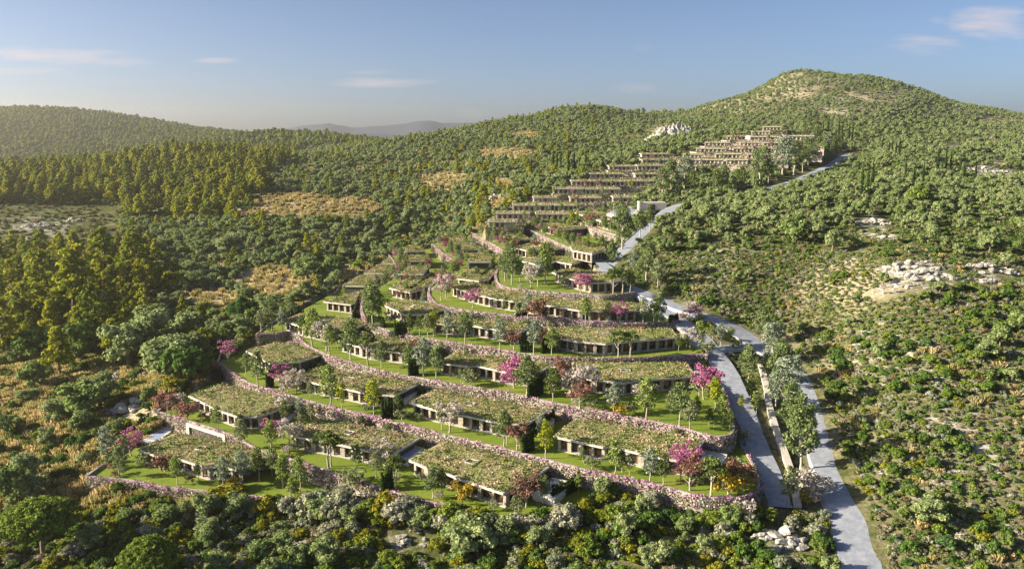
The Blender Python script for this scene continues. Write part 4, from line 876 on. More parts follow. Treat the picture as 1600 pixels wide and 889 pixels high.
lowwall('edge_wall', [atD(340, 567, 74), atD(352, 545, 74), atD(385, 530, 73.5), atD(400, 524, 73)], .6, .5, 'low wall behind the pink tree at the left end of the third terrace')
lowwall('edge_wall', [atD(400, 524, 69.5), atD(424, 505, 69.5), atD(445, 493, 69.4)], .4, .4, 'thin wall along the upper left lawn corner')
lowwall('edge_wall', [atD(492, 458, 69.3), atD(520, 460, 69.3), atD(530, 448, 69.3), atD(540, 436, 69.3)], .5, .4, 'pale low wall behind the small lawn above the dry grass')
wp = [pick(x, y) for x, y in [(1188, 575), (1193, 590), (1197, 610), (1202, 640), (1212, 675), (1226, 715), (1237, 750), (1246, 798)]]
for p in wp: p[2] += .1
lowwall('verge_wall', wp, 1.1, 1.6, 'long pale stone wall curving along the verge between the two roads', 'concrete')
wp = [pick(x, y) for x, y in [(940, 418), (960, 395), (985, 372), (1005, 352), (1025, 332), (1060, 316)]]
lowwall('road_parapet', wp, .9, .5, 'concrete parapet along the upper road bend')

# ------------------------------------------------------------------ upper village rows
def uvilla(w, seed):
    """prototype parts of an upper row house, facade at y=0"""
    rg = random.Random(seed); parts = []
    b = MB(); b.box((0, 5.2, 3.55), (w, 13, .5)); parts.append(('roof_slab', b.mesh('roof_slab', [M['concrete']]), None))
    b = MB(); b.box((0, 3.0, 1.65), (w-.8, 5.6, 3.3)); parts.append(('wall', b.mesh('wall', [M['warm']]), None))
    nb = int(w/3.2)
    for i in range(nb):
        if rg.random() < .2: continue
        x = -w/2+.8+(i+.5)*(w-1.6)/nb; b = MB(); b.box((x, .16, 1.6), ((w-1.6)/nb*.46, .12, 2.3)); parts.append(('window', b.mesh('window', [M['glass' if rg.random() < .6 else 'frame']]), None))
    for i in range(nb+1):
        x = -w/2+.8+i*(w-1.6)/nb; b = MB(); b.box((x, -.15, 1.65), (.6, .7, 3.25)); parts.append(('pier', b.mesh('pier', [M['concrete']]), None))
    r_ = np.random.default_rng(seed); k = int(w*12*2.2); C = np.column_stack([r_.uniform(-w/2+.3, w/2-.3, k), r_.uniform(-.8, 11, k), 3.85+r_.uniform(0, .35, k)])
    b = MB(); Q = cards(C, r_.normal(size=(k, 3))*.7+(0, -.2, .6), .7, r_, .7); m_ = r_.uniform(size=k) < .45; b.quads(Q[~m_], 0); b.quads(Q[m_], 1); me_ = b.mesh('roof_garden', [M['turf'], M['turf2']]); tint(me_, r_); parts.append(('roof_garden', me_, None))
    return parts
UP = {w: [uvilla(w, w*3+s) for s in range(2)] for w in (16, 20, 24)}
ordn = ['first', 'second', 'third', 'fourth', 'fifth', 'sixth', 'seventh', 'eighth', 'ninth', 'tenth', 'eleventh', 'twelfth', 'thirteenth', 'fourteenth', 'fifteenth', 'sixteenth', 'seventeenth', 'eighteenth']
for i, (Y, x0, x1, z) in enumerate(ROWS):
    b = MB(); n_ = max(4, int((x1-x0)/6)); fr = [(x0+(x1-x0)*j/n_, Y-7+.8*math.sin(j*1.3+i)+float(bend(x0+(x1-x0)*j/n_, i))) for j in range(n_+1)]; ybk = Y+18+float(bend(x1, i)); bk = [(x1-(x1-x0)*j/12, Y+18+float(bend(x1-(x1-x0)*j/12, i))) for j in range(13)]
    fr = [tuple(p) for p in poly_resample([np.array(p) for p in fr], 3)]
    poly = fr+bk; b.add([(p[0], p[1], z) for p in poly], [tuple(range(len(poly)))]); tag(b.build('lawn', M['soil' if i % 2 else 'lawn']), kind='structure')
    b = MB(); m_ = len(fr); A_ = np.array(fr); ends = np.concatenate([[[x0, Y+18]], A_, [[x1, ybk]]]); m_ = len(ends)
    b.add(np.concatenate([np.column_stack([ends, np.full(m_, z-6.5)]), np.column_stack([ends, np.full(m_, z+.3)]), np.column_stack([ends+(0, .5), np.full(m_, z+.3)])]), [(r_*m_+j, r_*m_+j+1, (r_+1)*m_+j+1, (r_+1)*m_+j) for r_ in range(2) for j in range(m_-1)])
    tag(b.build('row_wall', M['warm']), 'stone garden wall below the %s row of the upper village counted from below' % ordn[i], 'wall', 'garden walls of the upper village')
    k = max(1500, int((x1-x0)*20)); C = np.column_stack([rng.uniform(x0, x1, k), np.zeros(k), np.zeros(k)]); C[:, 1] = np.interp(C[:, 0], A_[:, 0], A_[:, 1])-.3+rng.uniform(-.3, 1.6, k); Cf = np.interp(C[:, 0], A_[:, 0], A_[:, 1]); C[:, 2] = z+.35-rng.exponential(1.5, k)*(C[:, 1] < Cf+.2)+rng.uniform(0, .6, k)*(C[:, 1] >= Cf+.2)
    Q = cards(C, rng.normal(size=(k, 3))*.6+(0, -.6, .5), .7, rng); u = vnoise(C[:, 0]/7, C[:, 0]*0, i)+rng.normal(size=k)*.25
    b = MB(); mt = np.where(u < .36, 0, np.where(u < .56, 3, np.where(u < .62, 1, 2)))
    for mm in range(4): b.quads(Q[mt == mm], mm)
    ob = b.build('flower_border', [M['ivy'], M['cream'], M['turf2'], M['rosy']]); tint(ob.data, rng); tag(ob, 'flower border spilling over the wall of the %s upper village row from below' % ordn[i], 'flower bed', 'flower borders of the upper village')
    x = x0+1; j = 0
    while x < x1-12:
        w = random.choice([w_ for w_ in (16, 20, 24) if x+w_ < x1+2] or [16]); 
        yb = float(bend(x+w/2, i)); r = empty('row_house', (x+w/2, Y+yb+random.uniform(-2.2, 3.0), z+random.uniform(-.35, .25)), random.uniform(-.02, .02)-(math.atan(.3) if yb < -2 else 0))
        for nm, me_, _ in UP[w][random.randrange(2)]: link(bpy.data.objects.new(nm, me_), r)
        tag(r, '%s flat-roofed house from the left in the %s upper village row from below' % (ordn[j], ordn[i]), 'house', 'rows of flat-roofed houses in the upper village')
        j += 1
        for q2 in range(3):
            if AR.uniform() < .6:
                kd = AR.choice(['green_tree', 'lime_tree', 'dark_tree', 'judas_tree', 'red_tree', 'olive', 'silver_tree', 'yellow_tree'], p=[.22, .2, .22, .08, .08, .08, .06, .06])
                place_tree(kd, (x+AR.uniform(0, w), Y+yb-AR.uniform(2.5, 5.5), z), AR.uniform(2.8, 5.6), 'in the %s village row from below' % ordn[i], j+q2)
        x += w+random.choice([.6, 3.0, 7.0])

# ------------------------------------------------------------------ rocks
def rock(P, w, h, label, seed, d=None):
    rg = np.random.default_rng(seed); b = MB(); nb = max(6, int(12+w*1.1)); d = d or w*.5
    for k in range(nb):
        x = rg.uniform(-.5, .5)*w; y = rg.uniform(-.5, .5)*d; s = rg.uniform(.35, 1)*min(w, 12)*.2*(1-.5*abs(x)/w); f_ = 1-(2*abs(x)/w)**2
        n1 = 12; n2 = 8; th = np.linspace(0, 2*np.pi, n1, endpoint=False); ph = np.linspace(.02, np.pi-.02, n2); T_, P_ = np.meshgrid(th, ph)
        v = np.stack([np.cos(T_)*np.sin(P_), np.sin(T_)*np.sin(P_), np.cos(P_)], -1).reshape(-1, 3)
        for _ in range(15):          # chip off facets
            nr = rg.normal(size=3); nr /= np.linalg.norm(nr); dd_ = v@nr; lim = rg.uniform(.34, .72); v = v-np.outer(np.maximum(dd_-lim, 0), nr)
        v = v*np.array((rg.uniform(.8, 1.6), rg.uniform(.7, 1.2), rg.uniform(.5, .9)*min(1.0, max(.5, h/3))))*s
        zz = max(0, f_)*h*rg.uniform(0, .75); f = [(r_*n1+j, r_*n1+(j+1) % n1, (r_+1)*n1+(j+1) % n1, (r_+1)*n1+j) for r_ in range(n2-1) for j in range(n1)]
        gz = ground1(P[0]+x, P[1]+y)-P[2]
        b.add(v+np.array((x, y, gz+zz*.6-.1)), [q3[::-1] for q3 in f])
    ob = b.build('rock_outcrop', M['rock']); ob.location = [float(v_) for v_ in P]; tag(ob, label, 'rock', 'pale limestone outcrops')
ROCKPOS = []
RK = [(1222, 845, 80, 30, 'large white limestone outcrop left of the road at the bottom'), (642, 845, 55, 26, 'pale rock outcrop among yellow shrubs at the bottom centre'), (470, 853, 26, 20, 'small tan rock outcrop at the bottom left of centre'), (200, 640, 60, 30, 'blue-grey boulder field left of the second terrace'), (160, 600, 60, 22, 'grey boulders beside a big olive at left'), (240, 650, 30, 24, 'grey boulder pile touching the second terrace hedge'),
      (1420, 418, 60, 24, 'pale cliff-like outcrop on the right slope'), (1445, 432, 55, 26, 'broken limestone ledge below the right slope cliff'), (1555, 425, 50, 34, 'tall pale rocks near the right edge'), (1540, 440, 30, 20, 'small ledge beside the tall pale rocks at the right edge'), (1385, 372, 28, 10, 'thin pale rock band on the right slope'), (1365, 350, 40, 20, 'tan bare rock patch high on the right slope'), (1400, 450, 60, 12, 'low broken rocks under the right slope ledge'),
      (1545, 268, 50, 14, 'white rocks among shrubs at the upper right'), (1570, 276, 40, 12, 'low white rocks at the upper right edge'), (365, 505, 36, 16, 'grey stones above the olive trees at left'), (395, 515, 20, 12, 'stones at the lawn corner on the left'), (60, 355, 34, 14, 'grey rocky slope below the pine forest, upper part'), (115, 345, 26, 10, 'grey rocky slope below the pine forest, right part'), (40, 385, 32, 14, 'grey rocky slope below the pine forest, lower part'),
      (1382, 738, 26, 20, 'white boulder right of the lower road'), (1480, 665, 28, 16, 'pale boulder in the scrub right of the road'), (1500, 740, 20, 12, 'small pale boulder further right in the scrub'), (820, 858, 18, 10, 'small white rock among shrubs below the long wall'), (800, 300, 40, 8, 'pale rock left of the flowered rows'), (1120, 835, 14, 8, 'small white stone left of the big outcrop'), (960, 335, 10, 5, 'small rock by the pool terrace'), (770, 310, 24, 8, 'pale bank beside the lower village rows'), (230, 585, 24, 14, 'grey rock under the dark tree at left'), (285, 560, 20, 12, 'stone under the bushy olive tree at left')]
for i, (x, y, w, h, lb) in enumerate(RK):
    P = pick(x, y); sc_ = P[1]/F; big = 1.5 if x > 1300 and y < 500 else 1.15; rock(P, w*sc_*big, h*sc_*(.55 if x > 1300 else .8), lb, 1200+i); ROCKPOS.append((P[0], P[1], w*sc_*big))
# the white crag behind the village: a fractured pyramid
P = pick(1043, 212); sc_ = P[1]/F; b = MB(); nx_, ny_ = 46, 26; Wd, Hh = 100*sc_, 22*sc_; U_, V2 = np.meshgrid(np.linspace(-1, 1, nx_), np.linspace(-1, 1, ny_))
pk = np.interp(U_, [-1, -.62, -.35, -.08, .12, .5, .8, 1], [-.15, .32, .66, .98, 1.0, .85, .3, -.15]); hgt = pk*np.clip(1-np.abs(V2+.0)**1.5, 0, 1)
rid = np.abs(fbm(U_*7, V2*1.6, 41, 4)-.5)*2; hgt = hgt*(.4+1.1*rid)+(fbm(U_*11, V2*7, 44, 3)-.5)*.28*(pk > 0)
Xc = P[0]+U_*Wd/2+(fbm(U_*4, V2*4, 45, 2)-.5)*4; Yc = P[1]+V2*12; Zc = ground(Xc, Yc)+hgt*Hh-.8
ii = np.arange(nx_*ny_).reshape(ny_, nx_); fq = np.stack([ii[:-1, :-1], ii[:-1, 1:], ii[1:, 1:], ii[1:, :-1]], -1).reshape(-1, 4)
b.add(np.stack([Xc, Yc, Zc], -1).reshape(-1, 3), fq.tolist()); tag(b.build('rock_crag', M['rock']), 'white jagged rock crag rising behind the upper village', 'rock')

# ------------------------------------------------------------------ wild vegetation
ITEMS = {}     # kind -> list of (x,y,z,scale,rot,sz,variant)
def addi(kind, x, y, s, sz=1.0, z=None): ITEMS.setdefault(kind, []).append((x, y, z if z is not None else None, s, sz))
SC = np.random.default_rng(21)
def cells(y0, y1, c):
    nx0 = int(y1*.86/c); ny = int((y1-y0)/c); X, Y = np.meshgrid(np.arange(-nx0, nx0)*c, y0+np.arange(ny)*c)
    X = X+SC.uniform(-.5, .5, X.shape)*c; Y = Y+SC.uniform(-.5, .5, X.shape)*c; m = (np.abs(X/Y) < .80); return X[m], Y[m]
def excluded(X, Y):
    e = np.zeros(X.shape, bool)
    e |= inside(X, Y, TP[0]) | inside(X, Y, TP[1]) | inside(X, Y, TP[2]) | inside(X, Y, TP[3])
    c0 = np.minimum.reduce([seg_dist(X, Y, TC[k][::3]) for k in (0, 1, 2)]) if len(X) < 60000 else 1e9
    e |= (c0 < 1.4)
    e |= (np.abs(X-PV[0]-4) < 26) & (np.abs(Y-PV[1]) < 26)
    for rx, ry, rw in ROCKPOS: e |= (np.abs(X-rx) < rw*.5) & (np.abs(Y-ry+rw*.12) < rw*.36)
    for ri, (Yr, x0, x1, z) in enumerate(ROWS):
        Yb = Yr+bend(X, ri); e |= (X > x0-2) & (X < x1+2) & (Y > Yb-9) & (Y < Yb+19)
    m = (Y < 860) & (X > -20)
    d = np.full(X.shape, 1e9); dd_ = np.full(m.sum(), 1e9)
    for nm, w, c in RL: dd_ = np.minimum(dd_, seg_dist(X[m], Y[m], c)-w/2)
    d[m] = dd_; e |= d < np.where(Y > 420, 6.5, .9)
    return e, d
DRYV = blobs
for (y0, y1, c) in ((125, 350, 1.8), (350, 700, 3.5), (700, 1480, 4.7), (1480, 2900, 15)):
    X, Y = cells(y0, y1, c); e, rdist = excluded(X, Y); X, Y, rdist = X[~e], Y[~e], rdist[~e]; Z = ground(X, Y); px, py = proj(X, Y, Z); u = SC.uniform(size=len(X)); v = SC.uniform(size=len(X))
    m = (px > -140) & (px < 1740) & (py < 990); X, Y, Z, px, py, u, v, rdist = [a_[m] for a_ in (X, Y, Z, px, py, u, v, rdist)]
    big = fbm(X/30, Y/30, 61, 3); med = fbm(X/9, Y/9, 62, 2); dryb = blobs(DRY, px, py); rkb = blobs(ROCKY[:14], px, py)
    for x, y, p_, q_, a_, w_, bg_, md, dr, rk, rdd in zip(X, Y, px, py, u, v, big, med, dryb, rkb, rdist):
        f = .7+.6*w_
        if c > 10:                                    # far ridges: pine woods
            if a_ < .86: addi('far_pine', x, y, 1.5*f, 1)
            continue
        if c > 6:                                     # hills and far woods
            if p_ < 400+60*(bg_-.5) and (q_ < 262 or p_ < 300):
                if a_ < .5+.3*(bg_-.5): addi('far_pine', x, y, .85*f)
                elif a_ < .85: addi('olive_tree' if w_ < .5 else 'hill_bush', x, y, (1.1 if w_ < .5 else 3.6)*f)
                continue
            if p_ > 1030 and q_ < 204:
                dn_ = .92+(bg_-.5)*2.4-dr*.6
                if a_ < dn_: addi('hill_bush', x, y, 2.7*f)
            elif q_ < 215 and 560 < p_ <= 1060:
                if a_ < .85-dr*.5: addi('hill_bush' if w_ < .62 else 'olive_tree', x, y, (3.9 if w_ < .62 else 1.05)*f)
            else:
                if a_ < .62-dr*.5-rk*.5: addi('olive_tree', x, y, 1.15*f)
                elif a_ < .8-dr*.5-rk*.3: addi('hill_bush', x, y, 3.2*f)
            continue
        zone = 'c'
        if p_ > 930 and (q_ < 600 or p_ > 1215) and not (p_ < 1040 and q_ > 470): zone = 'r'
        if q_ > 770 and p_ < 1320: zone = 'b'
        if q_ > 560 and p_ < 330 and q_ <= 800: zone = 'g'
        if p_ < 250 and 395 < q_ < 560 and p_ < 330-(q_-395)*.55: zone = 'p'
        if q_ < 345 and p_ < 460-(q_-240)*.9 + 60*(bg_-.5): zone = 'p'
        if p_ < 190 and 320 < q_ < 400: zone = 'k'
        if 1125 < p_ < 1330 and 560 < q_ < 800 and rdd < 9 and p_ < 1185+(q_-560)*.35+20: zone = 'v'
        s = 1.0 if c < 3 else 1.0
        nr = c < 3
        if zone == 'p':
            if a_ < (.030 if nr else .13): addi('pine_tree', x, y, 1.45*f)
            elif a_ < (.34 if nr else .6): addi('dark_shrub' if w_ < .6 else 'green_shrub', x, y, (1.9 if nr else 2.8)*f)
        elif zone == 'k':
            if a_ < .30: addi('dark_shrub' if w_ < .5 else 'heath_cushion', x, y, 2.0*f)
        elif zone == 'r':
            if q_ < 395:
                pr = .035 if nr else (.34 if bg_ > .42 else .14)
                if a_ < pr*(1-.8*rk): addi('olive_tree', x, y, 1.0*f)
                elif a_ < .62-.45*rk-.25*dr: addi('green_shrub' if w_ < .45 else ('dark_shrub' if w_ < .7 else 'heath_cushion'), x, y, (1.4 if nr else 2.0)*f)
            else:
                big_s = bg_ > .52
                if nr and a_ < .006: addi('olive_tree', x, y, .8*f)
                elif a_ < .84-.5*rk-.15*dr:
                    t1 = w_+.25*(md-.5)
                    kd = 'green_shrub' if t1 < .27 else 'dark_shrub' if t1 < .35 else 'heath_cushion' if t1 < .68 else 'grey_shrub' if t1 < .91 else 'yellow_shrub' if t1 < .955 else 'dry_grass'
                    sc2 = (1.45 if big_s else 1.0)*(.65+.75*a_)*(1.3 if kd in ('green_shrub', 'dark_shrub') else 1.0)*(1 if nr else 1.5)
                    if sc2 > 2.0 and kd in ('green_shrub', 'dark_shrub', 'grey_shrub', 'yellow_shrub'): addi(kd.replace('shrub', 'bush'), x, y, sc2/2.3)
                    else: addi(kd, x, y, sc2)
                elif a_ < .995: addi('heath_cushion' if w_ < .8 else 'green_shrub', x, y, .95*f*(1 if nr else 1.6))
        elif zone == 'b':
            if a_ < .025: addi('olive_tree', x, y, .95*f)
            elif a_ < .95-.75*rk:
                t1 = w_+.5*(bg_-.5); up_ = q_ < 845 and 400 < p_ < 900
                kd = ('grey_shrub' if t1 < .3 else 'yellow_shrub' if t1 < .55 else 'green_shrub' if t1 < .75 else 'heath_cushion') if up_ else ('green_shrub' if t1 < .34 else 'grey_shrub' if t1 < .54 else 'dark_shrub' if t1 < .60 else 'yellow_shrub' if t1 < .78 else 'heath_cushion')
                sc2 = 1.5*(.6+.9*a_)
                if kd != 'heath_cushion' and (w_*37) % 1 < (.34 if q_ < 850 else .2): addi(kd.replace('shrub', 'bush'), x, y, .75+.45*a_)
                else: addi(kd, x, y, sc2)
        elif zone == 'g':
            if a_ < .012: addi('olive_tree', x, y, 1.15*f)
            elif a_ < .97-.5*rk:
                t1 = w_+.6*(md-.5); kd = 'dry_grass' if t1 < .52 else 'yellow_shrub' if t1 < .66 else 'heath_cushion' if t1 < .78 else 'green_shrub'
                if kd == 'green_shrub' and a_ < .3: addi('green_bush' if w_ < .9 else 'dark_bush', x, y, .8*f)
                else: addi(kd, x, y, (1.9 if kd == 'dry_grass' else 1.7)*(.6+.7*a_))
        elif zone == 'v':
            if a_ < .3: addi('dry_grass' if w_ < .4 else 'green_shrub', x, y, .55*f)
        else:
            if dr > .5:
                if a_ < .5: addi('dry_grass', x, y, (1.3 if nr else 2.2)*f)
                elif a_ < .6: addi('green_shrub', x, y, 1.5*f)
            else:
                pr = (.040 if nr else .30)*(1.35 if bg_ > .48 else .6)
                if a_ < pr: addi('olive_tree' if w_ < .95 else 'pine_tree', x, y, (1.12 if w_ < .95 else .75)*f)
                elif a_ < (.72 if nr else .76):
                    t1 = w_+.5*(md-.5); kd = 'green_shrub' if t1 < .42 else 'heath_cushion' if t1 < .60 else 'dark_shrub' if t1 < .76 else 'dry_grass' if t1 < .82 else 'grey_shrub' if t1 < .9 else 'yellow_shrub'
                    if kd in ('green_shrub', 'dark_shrub', 'yellow_shrub') and (w_*53) % 1 < .35: addi(kd.replace('shrub', 'bush'), x, y, (.75 if nr else 1.05)*f)
                    else: addi(kd, x, y, (1.6 if nr else 2.1)*(.6+.8*w_))
X, Y = cells(125, 340, 1.4); m = X > 0; X, Y = X[m], Y[m]; e, rdist = excluded(X, Y); X, Y = X[~e], Y[~e]; Z = ground(X, Y); px, py = proj(X, Y, Z)
m = (px > 1010) & (px < 1720) & (py < 960) & (py > 395) & ((py < 620) | (px > 1225)) & (SC.uniform(size=len(X)) < .62-.45*blobs(ROCKY[:14], px, py)); X, Y = X[m], Y[m]
for x, y in zip(X, Y):
    a_ = SC.uniform(); addi('heath_cushion' if a_ < .62 else 'green_shrub' if a_ < .78 else 'grey_shrub' if a_ < .9 else 'dark_shrub', x, y, SC.uniform(.5, .95))
# hand placed: px, py of the base, height px
HERO = [('pine_tree', 40, 520, 100), ('pine_tree', 75, 500, 118), ('pine_tree', 118, 505, 132), ('pine_tree', 150, 540, 110), ('pine_tree', 165, 440, 86), ('pine_tree', 212, 445, 82), ('pine_tree', 10, 560, 110), ('pine_tree', 95, 590, 80), ('pine_tree', 60, 460, 80), ('pine_tree', 190, 480, 60), ('pine_tree', 20, 470, 70), ('pine_tree', 130, 470, 84),
        ('pine_tree', 318, 348, 32), ('pine_tree', 45, 262, 22), ('pine_tree', 75, 260, 20), ('yellow_bush', 274, 455, 34),
        ('olive_tree', 205, 575, 78), ('olive_tree', 235, 560, 82), ('olive_tree', 262, 592, 92), ('olive_tree', 285, 570, 66), ('olive_tree', 250, 520, 50), ('olive_tree', 290, 530, 50), ('olive_tree', 140, 650, 78), ('olive_tree', 155, 640, 60), ('olive_tree', 55, 610, 56), ('olive_tree', 90, 660, 50), ('olive_tree', 20, 680, 44), ('olive_tree', 300, 455, 34), ('olive_tree', 360, 400, 40),
        ('olive_tree', 20, 790, 70), ('olive_tree', 45, 760, 60), ('stone_pine', 68, 872, 108), ('stone_pine', 236, 925, 92), ('olive_tree', 140, 862, 50), ('olive_tree', 370, 815, 62), ('olive_tree', 325, 820, 56), ('olive_tree', 510, 885, 60), ('olive_tree', 745, 868, 92), ('olive_tree', 720, 850, 66), ('olive_tree', 790, 850, 50), ('olive_tree', 505, 815, 48), ('olive_tree', 1450, 820, 56), ('dark_bush', 290, 598, 56), ('dark_bush', 130, 560, 50), ('dark_bush', 60, 555, 50), ('green_bush', 305, 560, 36), ('yellow_bush', 270, 612, 26), ('yellow_bush', 320, 545, 30), ('dark_bush', 380, 500, 34),
        ('olive_tree', 1105, 352, 34), ('olive_tree', 1240, 378, 42), ('olive_tree', 1272, 380, 36), ('olive_tree', 1300, 395, 42), ('olive_tree', 1135, 350, 30), ('olive_tree', 1200, 350, 30), ('olive_tree', 1545, 395, 30), ('olive_tree', 1500, 400, 26), ('green_shrub', 1290, 370, 10), ('olive_tree', 1560, 545, 40), ('olive_tree', 1595, 520, 44), ('olive_tree', 1540, 560, 30), ('green_bush', 1435, 322, 26),
        ('green_shrub', 560, 420, 20), ('pine_tree', 770, 300, 28), ('pine_tree', 755, 322, 40), ('pine_tree', 745, 310, 34), ('yellow_shrub', 700, 330, 16), ('olive_tree', 478, 440, 48), ('olive_tree', 520, 432, 38), ('olive_tree', 460, 400, 34), ('olive_tree', 640, 350, 26)]
HR = np.random.default_rng(77)
for x in range(335, 905, 17):
    y = float(np.interp(x, [335, 500, 620, 720, 800, 905], [795, 806, 812, 830, 835, 815]))+HR.uniform(-6, 10)
    HERO.append((str(HR.choice(['olive_tree', 'green_bush', 'grey_bush', 'yellow_bush', 'grey_bush', 'yellow_bush'])), x+HR.uniform(-5, 5), y, HR.uniform(24, 46)))
for x in range(905, 1190, 19):
    y = float(np.interp(x, [905, 1040, 1190], [812, 815, 822]))+HR.uniform(-4, 8); HERO.append((str(HR.choice(['green_bush', 'grey_bush', 'yellow_bush', 'green_bush', 'dark_bush'])), x, y, HR.uniform(16, 30)))
for x, y, h in [(864, 272, 32), (870, 272, 31), (876, 272, 30), (888, 277, 38), (897, 275, 36), (915, 265, 28), (830, 276, 26), (815, 272, 13), (1345, 312, 50), (1355, 303, 46), (1362, 298, 44), (1414, 281, 30), (1426, 298, 36), (1441, 292, 32), (1464, 273, 38), (1471, 272, 20), (1476, 272, 34), (1484, 272, 32), (1499, 276, 30), (1505, 283, 28), (1523, 287, 30),
                (1310, 218, 26), (1315, 221, 24), (1326, 221, 27), (1331, 223, 26), (1294, 208, 18), (1286, 208, 16), (1399, 248, 24), (1404, 249, 28), (1388, 241, 20), (1378, 238, 20), (1393, 240, 20)]:
    HERO.append(('cypress', x, y, h))
BASEH = {'pine_tree': 10.3, 'olive_tree': 5.0, 'cypress': 11.4, 'stone_pine': 9.4, 'green_bush': 2.6, 'dark_bush': 2.6, 'yellow_bush': 2.6, 'grey_bush': 2.6, 'yellow_shrub': .95, 'dark_shrub': .95, 'green_shrub': .95, 'grey_shrub': .95}
hero_rows = []
for kd, x, y, h in HERO:
    P = pick(x, min(y, 985)); s = h*P[1]/F*1.02/BASEH[kd]; hero_rows.append((kd, P[0], P[1], s))
hx = {}
for kd, x, y, s in hero_rows: addi(kd, x, y, s, 1.0 if kd != 'cypress' else 1.0)

REG = [(lambda p, q_: q_ > 790 and p > 1330, 'in the scrub right of the lower gravel road'), (lambda p, q_: q_ > 600 and p > 1240, 'on the stony slope right of the main road'), (lambda p, q_: p > 1000 and q_ > 440, 'on the scrubby slope right of the road junction'),
       (lambda p, q_: p > 1300 and q_ > 330, 'near the pale rock outcrops of the right slope'), (lambda p, q_: p > 950 and q_ > 290, 'on the slope right of the upper road bend'), (lambda p, q_: p > 950 and q_ > 212, 'in the olive groves below the big hill at right'),
       (lambda p, q_: p > 1030, 'on the big bare-topped hill'), (lambda p, q_: q_ > 760 and p > 830, 'along the bottom edge below the long flowered wall'), (lambda p, q_: q_ > 760 and p > 400, 'at the bottom centre below the second terrace'), (lambda p, q_: q_ > 760, 'at the bottom left below the lowest terrace'),
       (lambda p, q_: q_ > 560, 'on the dry grassy slope left of the terraces'), (lambda p, q_: q_ > 380 and p < 280, 'in the dense wood at the left edge'), (lambda p, q_: q_ > 380, 'on the slope just left of the terraces'), (lambda p, q_: p < 420, 'in the pine forest at the upper left'),
       (lambda p, q_: q_ > 270, 'in the valley between forest and village'), (lambda p, q_: True, 'on the wooded ridge behind the village')]
LOOK = {'pine_tree': ('pine_tree', 'yellow-green bushy pine tree', 'tree'), 'far_pine': ('distant_pine', 'small dark distant pine', 'tree'), 'olive_tree': ('olive_tree', 'rounded grey-green olive tree', 'tree'), 'green_shrub': ('green_shrub', 'rounded mid-green shrub', 'shrub'),
        'dark_shrub': ('dark_shrub', 'dark green dense shrub', 'shrub'), 'yellow_shrub': ('yellow_shrub', 'bright yellow-green shrub', 'shrub'), 'grey_shrub': ('grey_shrub', 'pale silver-grey shrub', 'shrub'), 'heath_cushion': ('heath_cushion', 'low brownish heath cushion', 'shrub'),
        'dry_grass': ('grass_tussock', 'golden grass tussock', 'grass'), 'hill_bush': ('hill_bush', 'small round dark hill bush', 'bush'), 'green_bush': ('green_bush', 'big mid-green bush', 'bush'), 'dark_bush': ('dark_bush', 'big dark green bush', 'bush'), 'yellow_bush': ('yellow_bush', 'big yellow-green bush', 'bush'), 'grey_bush': ('grey_bush', 'big silver-grey bush', 'bush'), 'cypress': ('cypress_tree', 'tall slim dark cypress', 'tree'), 'stone_pine': ('stone_pine', 'broad domed stone pine', 'tree')}
HB = {'green_bush': 2.6, 'dark_bush': 2.6, 'yellow_bush': 2.6, 'grey_bush': 2.6, 'pine_tree': 10, 'far_pine': 10, 'olive_tree': 5, 'cypress': 11, 'stone_pine': 9}
def gn_stuff(name, kind, rows, meshes, label):
    me_ = bpy.data.meshes.new(name); n_ = len(rows); A_ = np.array(rows)     # x y z s rot var
    me_.vertices.add(n_); me_.vertices.foreach_set('co', A_[:, :3].ravel())
    a = me_.attributes.new('sc', 'FLOAT_VECTOR', 'POINT'); a.data.foreach_set('vector', A_[:, 3:6].ravel().astype(np.float32))
    a = me_.attributes.new('rt', 'FLOAT_VECTOR', 'POINT'); a.data.foreach_set('vector', np.column_stack([A_[:, 6]*0, A_[:, 6]*0, A_[:, 6]]).ravel().astype(np.float32))
    a = me_.attributes.new('ix', 'INT', 'POINT'); a.data.foreach_set('value', A_[:, 7].astype(np.int32)); me_.update()
    col = bpy.data.collections.new(name+'_forms')
    for i_, m_ in enumerate(meshes): col.objects.link(bpy.data.objects.new('%s_form_%02d' % (name, i_), m_))
    g = bpy.data.node_groups.new(name, 'GeometryNodeTree'); g.interface.new_socket('Geometry', in_out='INPUT', socket_type='NodeSocketGeometry'); g.interface.new_socket('Geometry', in_out='OUTPUT', socket_type='NodeSocketGeometry')
    gi_ = g.nodes.new('NodeGroupInput'); go = g.nodes.new('NodeGroupOutput'); ip = g.nodes.new('GeometryNodeInstanceOnPoints'); ci = g.nodes.new('GeometryNodeCollectionInfo')
    ci.inputs['Collection'].default_value = col; ci.inputs['Separate Children'].default_value = True; ci.inputs['Reset Children'].default_value = True
    def na(nm_, ty):
        x_ = g.nodes.new('GeometryNodeInputNamedAttribute'); x_.data_type = ty; x_.inputs['Name'].default_value = nm_; return x_.outputs['Attribute']
    g.links.new(gi_.outputs[0], ip.inputs['Points']); g.links.new(ci.outputs[0], ip.inputs['Instance']); ip.inputs['Pick Instance'].default_value = True
    g.links.new(na('ix', 'INT'), ip.inputs['Instance Index']); g.links.new(na('sc', 'FLOAT_VECTOR'), ip.inputs['Scale'])
    er = g.nodes.new('FunctionNodeEulerToRotation'); g.links.new(na('rt', 'FLOAT_VECTOR'), er.inputs[0]); g.links.new(er.outputs[0], ip.inputs['Rotation']); g.links.new(ip.outputs[0], go.inputs[0])
    ob = link(bpy.data.objects.new(name, me_)); md_ = ob.modifiers.new('scatter', 'NODES'); md_.node_group = g; tag(ob, label, None, None, 'stuff'); ob['category'] = 'vegetation'; return ob
stats = {}
VR = np.random.default_rng(5)
